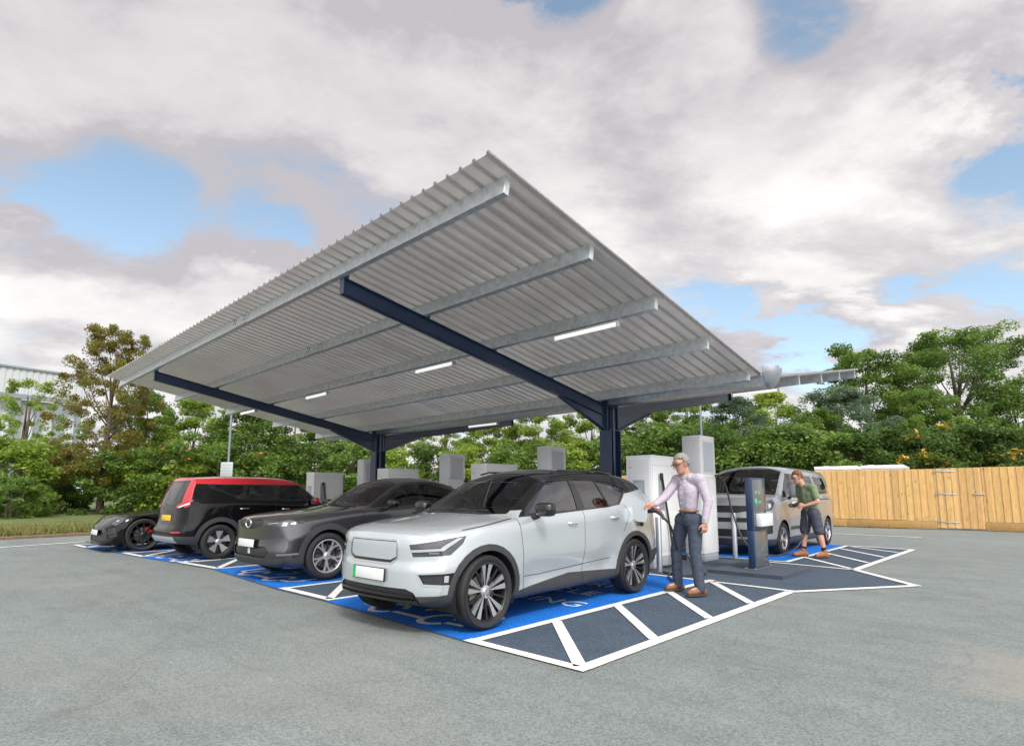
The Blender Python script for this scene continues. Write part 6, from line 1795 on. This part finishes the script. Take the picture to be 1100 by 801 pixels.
# ------------------------------------------------------------------ grass verge and planting
def grass_mat():
    m = mat('rough_grass', (0.10, 0.13, 0.035), rough=0.9, var=0.3, vscale=1.2, bump=0.5, bscale=30)
    return m
M['grass'] = grass_mat()
M['soil'] = mat('dry_soil', (0.20, 0.14, 0.09), rough=0.95, var=0.2, vscale=4, bump=0.4)
vg = MB()
ed = [(-19.6, -30), (-20.3, -6), (-21.25, 2.2), (-21.9, 5.5), (-23.2, 12), (-24.2, 20), (-20.5, 25.2), (-15, 25.3), (6.5, 26.6), (60, 31)]
outer = [(-90, -90), (-120, -40), (-140, 10), (-140, 40), (-120, 80), (-90, 120), (-60, 150), (-30, 170), (20, 190), (120, 200)]
rows = []
for (a, o_) in zip(ed, outer):
    row = []
    for k in range(9):
        t = (k / 8) ** 2; z = .012 + min(.35, .12 * k) * (1 if k else 0)
        row.append(vg.bm.verts.new((a[0] + (o_[0] - a[0]) * t, a[1] + (o_[1] - a[1]) * t, z)))
    rows.append(row)
for r0, r1 in zip(rows[:-1], rows[1:]):
    for k in range(8): vg.bm.faces.new((r0[k], r0[k+1], r1[k+1], r1[k]))
tag(vg.build('grass_verge', M['grass'], angle=60), kind='structure')
sb = MB()
for (a, c_) in zip(ed[:6], ed[1:6]):
    d = Vector((c_[0] - a[0], c_[1] - a[1], 0)).normalized(); n_ = Vector((d.y, -d.x, 0)) * .35
    sb.prism([(a[0], a[1], .005), (c_[0], c_[1], .005), (c_[0] + n_.x, c_[1] + n_.y, .005), (a[0] + n_.x, a[1] + n_.y, .005)], (0, 0, .06))
tag(sb.build('soil_edge', M['soil']), kind='structure')

def leaf_mat(name, c0, c1, c2, trans=.5):
    m = bpy.data.materials.new(name); m.use_nodes = True; nt = m.node_tree; nt.nodes.clear()
    out = nd(nt, 'ShaderNodeOutputMaterial'); at = nd(nt, 'ShaderNodeAttribute', attribute_name='tint')
    oi = nd(nt, 'ShaderNodeObjectInfo')
    ad = nd(nt, 'ShaderNodeMath', operation='MULTIPLY_ADD'); nt.links.new(oi.outputs['Random'], ad.inputs[0]); ad.inputs[1].default_value = .3; nt.links.new(at.outputs['Fac'], ad.inputs[2])
    sb_ = nd(nt, 'ShaderNodeMath', operation='SUBTRACT'); nt.links.new(ad.outputs[0], sb_.inputs[0]); sb_.inputs[1].default_value = .15
    cr = nd(nt, 'ShaderNodeValToRGB'); e = cr.color_ramp.elements
    e[0].position = .1; e[0].color = (*c0, 1); e[1].position = .9; e[1].color = (*c2, 1); k = e.new(.5); k.color = (*c1, 1)
    nt.links.new(sb_.outputs[0], cr.inputs[0])
    p = nd(nt, 'ShaderNodeBsdfPrincipled', Roughness=.55); p.inputs['Specular IOR Level'].default_value = .35
    tl = nd(nt, 'ShaderNodeBsdfTranslucent'); ms = nd(nt, 'ShaderNodeMixShader'); ms.inputs[0].default_value = trans
    nt.links.new(cr.outputs[0], p.inputs['Base Color']); nt.links.new(cr.outputs[0], tl.inputs['Color'])
    nt.links.new(p.outputs[0], ms.inputs[1]); nt.links.new(tl.outputs[0], ms.inputs[2]); nt.links.new(ms.outputs[0], out.inputs['Surface'])
    return m
LM = {'green': leaf_mat('mid_green_leaves', (0.092, 0.161, 0.034), (0.161, 0.268, 0.053), (0.261, 0.383, 0.084)),
      'light': leaf_mat('yellow_green_leaves', (0.146, 0.230, 0.034), (0.253, 0.367, 0.055), (0.383, 0.491, 0.092)),
      'olive': leaf_mat('olive_brown_leaves', (0.194, 0.148, 0.028), (0.268, 0.245, 0.051), (0.274, 0.331, 0.068)),
      'blue': leaf_mat('blue_green_needles', (0.075, 0.137, 0.075), (0.137, 0.212, 0.123), (0.219, 0.294, 0.178)),
      'dark': leaf_mat('dark_green_leaves', (0.062, 0.115, 0.026), (0.108, 0.192, 0.044), (0.184, 0.276, 0.064)),
      'orange': leaf_mat('orange_berries', (.40, .10, .02), (.5, .16, .03), (.45, .2, .05), .1),
      'yellow': leaf_mat('yellow_flowers', (.45, .26, .03), (.55, .34, .04), (.6, .42, .08), .2),
      'grass': leaf_mat('grass_blades', (0.137, 0.150, 0.041), (0.233, 0.233, 0.068), (0.356, 0.315, 0.123))}
M['bark'] = mat('grey_brown_bark', (0.13, 0.105, 0.08), rough=0.9, var=0.25, vscale=8, bump=0.6, bscale=25)
NP = np.random.RandomState(5)
def leaves_mesh(name, pos, size, tint, upb=.35):
    n = len(pos)
    nr = NP.normal(size=(n, 3)); nr[:, 2] = np.abs(nr[:, 2]) + upb; nr /= np.linalg.norm(nr, axis=1)[:, None]
    a = np.cross(nr, NP.normal(size=(n, 3))); a /= np.linalg.norm(a, axis=1)[:, None]; b = np.cross(nr, a)
    s = size * NP.uniform(.6, 1.35, n)[:, None]
    v = np.empty((n, 4, 3)); v[:, 0] = pos - a * s * .62; v[:, 1] = pos + b * s * .36 + nr * s * .08; v[:, 2] = pos + a * s * .62; v[:, 3] = pos - b * s * .36 + nr * s * .08
    me = bpy.data.meshes.new(name)
    me.vertices.add(n * 4); me.vertices.foreach_set('co', v.reshape(-1).astype('f'))
    me.loops.add(n * 4); me.loops.foreach_set('vertex_index', np.arange(n * 4, dtype='i'))
    me.polygons.add(n); me.polygons.foreach_set('loop_start', np.arange(0, n * 4, 4, dtype='i'))
    me.update(calc_edges=True)
    at = me.attributes.new('tint', 'FLOAT', 'FACE'); at.data.foreach_set('value', tint.astype('f'))
    return me
def tree_proto(name, kind, h, w, n_cl, per, leaf, crown0=.15, shape='round', seed=1, trunks=1, loose=1.0):
    """returns (trunk mesh, crown mesh): limbs reach out to the leaf clumps"""
    rs = np.random.RandomState(seed); global NP
    NP = np.random.RandomState(seed + 77)
    zc0 = h * crown0
    cs = []
    while len(cs) < n_cl:
        t = rs.rand() ** (.85); ang = rs.rand() * 2 * math.pi
        if shape == 'round': prof = math.sin(math.pi * min(.97, max(.10, .18 + .80 * t))) ** .7
        elif shape == 'spire': prof = max(.10, 1 - t) ** .7
        elif shape == 'tall': prof = .55 + .45 * math.sin(math.pi * (.15 + .8 * t)); prof *= 1 if t < .8 else .75
        else: prof = 1.0 - .45 * t ** 2
        rr = w / 2 * prof * (.35 + .65 * math.sqrt(rs.rand()))
        wob = 1 + .22 * math.sin(3 * ang + seed) + .15 * math.sin(5 * ang + 2 * t * 6)
        cs.append(np.array([rr * wob * math.cos(ang), rr * wob * math.sin(ang), zc0 + (h - zc0) * t * .97]))
    P, T = [], []
    for c in cs:
        k = int(per * rs.uniform(.55, 1.4)); rc = w * rs.uniform(.055, .12) * loose
        d = rs.normal(size=(k, 3)); d /= np.linalg.norm(d, axis=1)[:, None]
        rad = rs.rand(k) ** .45
        p = c + d * rad[:, None] * np.array([rc, rc, rc * .62])
        tb = np.clip(rs.normal(.5, .16), .05, .95)
        P.append(p); T.append(np.clip(tb + rs.normal(0, .12, k), 0, 1))
    P = np.concatenate(P); P[:, 2] = np.maximum(P[:, 2], .05)
    cm = leaves_mesh(name + '_crown', P, leaf, np.concatenate(T))
    b = MB(); r0 = max(.05, h * .020)
    for k in range(trunks):
        ox = (rs.rand() - .5) * .4 * (trunks > 1); oy = (rs.rand() - .5) * .4 * (trunks > 1)
        lean = rs.normal(0, .03, 2); pts = []
        for i in range(7):
            t = i / 6; pts.append((ox * (1 + t) + lean[0] * h * t + .05 * math.sin(4 * t + seed), oy * (1 + t) + lean[1] * h * t + .05 * math.cos(3 * t + k), -.1 + t * h * .85))
        b.tube(pts, [r0 * (1.25 - t) for t in [0, .2, .35, .5, .7, .9, 1.1]], 8)
        for c in cs[k::trunks][:max(6, n_cl // (8 * trunks))]:
            t = max(.15, min(.95, (c[2] / h) * .72)); i = min(int(t * 6), 5); f_ = t * 6 - i
            q = Vector(pts[i]).lerp(Vector(pts[i + 1]), f_)
            c_ = Vector(c); mid = q.lerp(c_, .5) + Vector((0, 0, -.04 * h * rs.rand()))
            b.tube([q, mid, c_], [r0 * .24, r0 * .14, r0 * .04], 5)
    bm_ = b.bm; tm = bpy.data.meshes.new(name + '_trunk'); bm_.to_mesh(tm); bm_.free()
    for p in tm.polygons: p.use_smooth = True
    return tm, cm, kind, h, w, cs
PR = {
 'green_a': tree_proto('green_a', 'green', 7, 5.2, 120, 274, 0.098, .12, 'round', 1),
 'green_b': tree_proto('green_b', 'green', 8, 5.0, 130, 274, 0.098, .10, 'tall', 2),
 'light_a': tree_proto('light_a', 'light', 6.5, 5.0, 120, 274, 0.098, .10, 'round', 3),
 'blue_a': tree_proto('blue_a', 'blue', 6.5, 5.0, 120, 262, 0.086, .05, 'round', 4),
 'loose_a': tree_proto('loose_a', 'green', 10, 7.5, 270, 256, 0.098, .16, 'tall', 5, loose=.9),
 'olive_a': tree_proto('olive_a', 'olive', 9, 5.0, 200, 196, 0.086, .16, 'tall', 6, loose=.9),
 'birch_a': tree_proto('birch_a', 'light', 8, 4.4, 70, 157, 0.098, .18, 'tall', 9, trunks=2, loose=.9),
 'shrub_g': tree_proto('shrub_g', 'green', 2.6, 3.0, 55, 222, 0.092, .02, 'bush', 7, trunks=3, loose=1.5),
 'shrub_d': tree_proto('shrub_d', 'dark', 3.4, 3.4, 65, 222, 0.098, .02, 'bush', 8, trunks=3, loose=1.5),
 'shrub_l': tree_proto('shrub_l', 'light', 2.4, 2.8, 50, 222, 0.092, .02, 'bush', 10, trunks=3, loose=1.5),
 'rowan': tree_proto('rowan', 'green', 4.6, 4.4, 85, 222, 0.104, .05, 'round', 12, trunks=3, loose=1.3),
}
def berries(kind, cs, w, n, size, seed):
    rs = np.random.RandomState(seed); P = []
    for c in cs:
        if rs.rand() < .55:
            k = rs.randint(3, n); P.append(np.array(c) * np.array([1.10, 1.10, 1.03]) + rs.normal(0, .035 * w, (k, 3)))
    P = np.concatenate(P); P[:, 2] = np.maximum(P[:, 2], .1)
    return leaves_mesh('berries', P, size, rs.rand(len(P)), .8)
BER = {'orange': berries('orange', PR['rowan'][5], 4.4, 16, .12, 3), 'yellow': berries('yellow', PR['shrub_d'][5], 3.4, 60, .17, 4)}
made = {}
rt = random.Random(21)
def plant(nm, proto, u, D, h, label, cat='tree', group=None, wide=1.0, extra=None, rot=None):
    tm, cm, kind, ph, pw, cs = PR[proto]
    p = far(u, D)
    t = thing(nm, label, cat, (p.x, p.y, .25 if D > 26 else .1), rt.random() * 6.28 if rot is None else rot, group)
    s = h / ph; t.scale = (s * wide, s * wide, s)
    for part, me, m in (('trunk' if cat == 'tree' else 'stems', tm, M['bark']), ('crown' if cat == 'tree' else 'foliage', cm, LM[kind])):
        o = bpy.data.objects.new(part, me); COL.objects.link(o); o.parent = t
        if not me.materials: me.materials.append(m)
    if extra:
        me = BER[extra]; o = bpy.data.objects.new('berries' if extra == 'orange' else 'flowers', me); COL.objects.link(o); o.parent = t; o['kind'] = 'stuff'
        if not me.materials: me.materials.append(LM[extra])
    return t
def U(px): return (px - 550) / 620.93
def H(yt, D): return (530 - yt) / 620.93 * D + 1.0
GT = 'trees behind the charging site'
L = [ # px, top y, depth, proto, width factor, label
 (24, 402, 35, 'birch_a', .95, 'green tree in front of the white warehouse at the far left'),
 (112, 345, 28, 'olive_a', .80, 'tall olive-brown tree with visible pale trunk left of the canopy'),
 (150, 418, 33, 'green_a', 1.0, 'round green tree just behind the olive-brown tree'),
 (203, 428, 33, 'light_a', 1.1, 'bright leafy tree under the left corner of the canopy roof'),
 (62, 472, 32, 'green_a', .9, 'low green tree between the warehouse tree and the olive-brown one'),
 (318, 432, 34, 'green_a', 1.1, 'green tree right of the orange-berried one, behind the left cabinet'),
 (366, 440, 36, 'light_a', 1.0, 'yellow-green tree left of the farther navy column'),
 (432, 440, 40, 'birch_a', 1.2, 'thin twin-stemmed birch right of the farther navy column'),
 (478, 436, 42, 'birch_a', 1.2, 'thin birch between the two dispensers under the canopy'),
 (528, 440, 39, 'light_a', 1.0, 'yellow-green tree above the windscreen of the silver SUV'),
 (578, 436, 38, 'light_a', 1.0, 'bright yellow-green tree behind the dispenser over the SUV roof'),
 (632, 432, 38, 'light_a', 1.1, 'bright tree directly left of the nearer navy column'),
 (695, 425, 37, 'green_b', 1.0, 'green tree right of the nearer navy column'),
 (742, 418, 38, 'green_a', 1.1, 'green tree behind the tall white dispenser'),
 (792, 425, 37, 'blue_a', 1.0, 'blue-green tree right of the tall white dispenser'),
 (828, 420, 40, 'light_a', 1.1, 'yellow-green tree below the gutter end of the canopy'),
 (880, 438, 36, 'green_a', .9, 'mid-green tree under the far roof tip'),
 (905, 415, 37, 'blue_a', 1.25, 'broad blue-green pine-like tree above the van'),
 (938, 368, 43, 'green_b', 1.15, 'tall green tree right of the far roof tip'),
 (995, 415, 39, 'green_a', 1.0, 'shorter green tree left of the tallest tree on the right'),
 (1042, 350, 44, 'loose_a', 1.15, 'tallest loose-leaved tree at the right, sky showing through'),
 (1105, 412, 42, 'loose_a', 1.0, 'loose-leaved tree cut by the right edge of the view'),
 (865, 455, 34, 'light_a', .8, 'small yellow-green tree behind the back of the van'),
]
for (px_, yt, D, pr, wf, lb) in L:
    plant('tree', pr, U(px_), D, H(yt, D), lb, 'tree', GT, wf)
plant('rowan_tree', 'rowan', U(262), 30, H(436, 30), 'rowan tree full of orange berries behind the lamp post', 'tree', GT, 1.1, 'orange')
GS = 'shrubs along the verge'
S_ = [
 (8, 468, 26, 'shrub_l', 'bright green shrub at the left edge of the view'), (52, 492, 29, 'shrub_d', 'dark green shrub on the verge left of the pale trunk'),
 (92, 490, 30.5, 'shrub_g', 'green shrub right behind the pale trunk'), (140, 484, 28, 'shrub_g', 'green shrub above the bonnet of the black saloon'), (182, 482, 29, 'shrub_l', 'bright shrub left of the red-roofed hatchback'),
 (226, 478, 29, 'shrub_l', 'bright shrub left of the lamp post with the notice'), (292, 480, 30, 'shrub_g', 'green shrub right of the notice board'), (338, 478, 31, 'shrub_d', 'dark shrub behind the leftmost charging cabinet'), (384, 476, 32, 'shrub_g', 'green shrub left of the farther navy column'),
 (20, 508, 23.5, 'shrub_g', 'low green shrub at the grass edge on the far left'),
 (425, 482, 34, 'shrub_l', 'bright shrub right of the farther navy column'), (470, 480, 34, 'shrub_d', 'dark shrub behind the crossover roof'), (520, 480, 34, 'shrub_l', 'bright shrub seen over the silver SUV bonnet'), (560, 476, 33, 'shrub_g', 'green shrub left of the dispenser over the SUV'), (615, 474, 33, 'shrub_l', 'bright shrub right of the dispenser over the SUV'), (668, 472, 33, 'shrub_g', 'green shrub behind the nearer navy column'),
 (712, 462, 32, 'shrub_g', 'green shrub behind the white cabinet near the man'), (752, 458, 31, 'shrub_d', 'dark shrub behind the tall white dispenser'), (800, 464, 30, 'shrub_g', 'green shrub over the van windscreen'), (842, 462, 30, 'shrub_d', 'dark shrub over the middle of the van'), (885, 466, 29, 'shrub_g', 'green shrub over the rear of the van'), (930, 462, 29, 'shrub_d', 'dark shrub above the white cabin roofs'),
 (1035, 460, 29, 'shrub_d', 'dark green shrub above the gate'), (965, 470, 31, 'shrub_g', 'green shrub behind the yellow-flowered one'),
]
for (px_, yt, D, pr, lb) in S_:
    plant('shrub', pr, U(px_), D, H(yt, D), lb, 'shrub', GS, 1.15)
plant('flowering_shrub', 'shrub_d', U(990), 28.5, H(462, 28.5), 'shrub with yellow flowers above the fence left of the gate', 'shrub', GS, 1.1, 'yellow')
plant('flowering_shrub', 'shrub_d', U(1082), 28, H(464, 28), 'shrub with yellow flowers above the fence at the right edge', 'shrub', GS, 1.2, 'yellow')

# grass tufts on the near verge
rs = np.random.RandomState(3); n = 16000
D_ = 16.5 + 14 * rs.rand(n) ** 1.3; u_ = U(-60) + (U(215) - U(-60)) * rs.rand(n)
P = np.array([[*(VD * d + RD * (u * d)).xy] for d, u in zip(D_, u_)])
keep = P[:, 0] < -21.35 - np.maximum(0, (P[:, 1] - 2.2)) * .2
P = P[keep]; n = len(P)
hgt = rs.uniform(.02, .20, n); an = rs.rand(n) * 6.28; wv = rs.uniform(.015, .04, n)
v = np.empty((n, 3, 3)); v[:, 0] = np.c_[P[:, 0] - np.cos(an) * wv, P[:, 1] - np.sin(an) * wv, np.full(n, .02)]; v[:, 1] = np.c_[P[:, 0] + np.cos(an) * wv, P[:, 1] + np.sin(an) * wv, np.full(n, .02)]
v[:, 2] = np.c_[P[:, 0] + rs.normal(0, .10, n), P[:, 1] + rs.normal(0, .10, n), hgt + .1]
me = bpy.data.meshes.new('grass'); me.from_pydata(v.reshape(-1, 3).tolist(), [], np.arange(n * 3).reshape(-1, 3).tolist()); me.update()
at = me.attributes.new('tint', 'FLOAT', 'FACE'); at.data.foreach_set('value', rs.rand(n).astype('f'))
tag(mesh_obj('grass', me, LM['grass']), 'rough dry grass on the verge at the left', 'grass', kind='stuff')
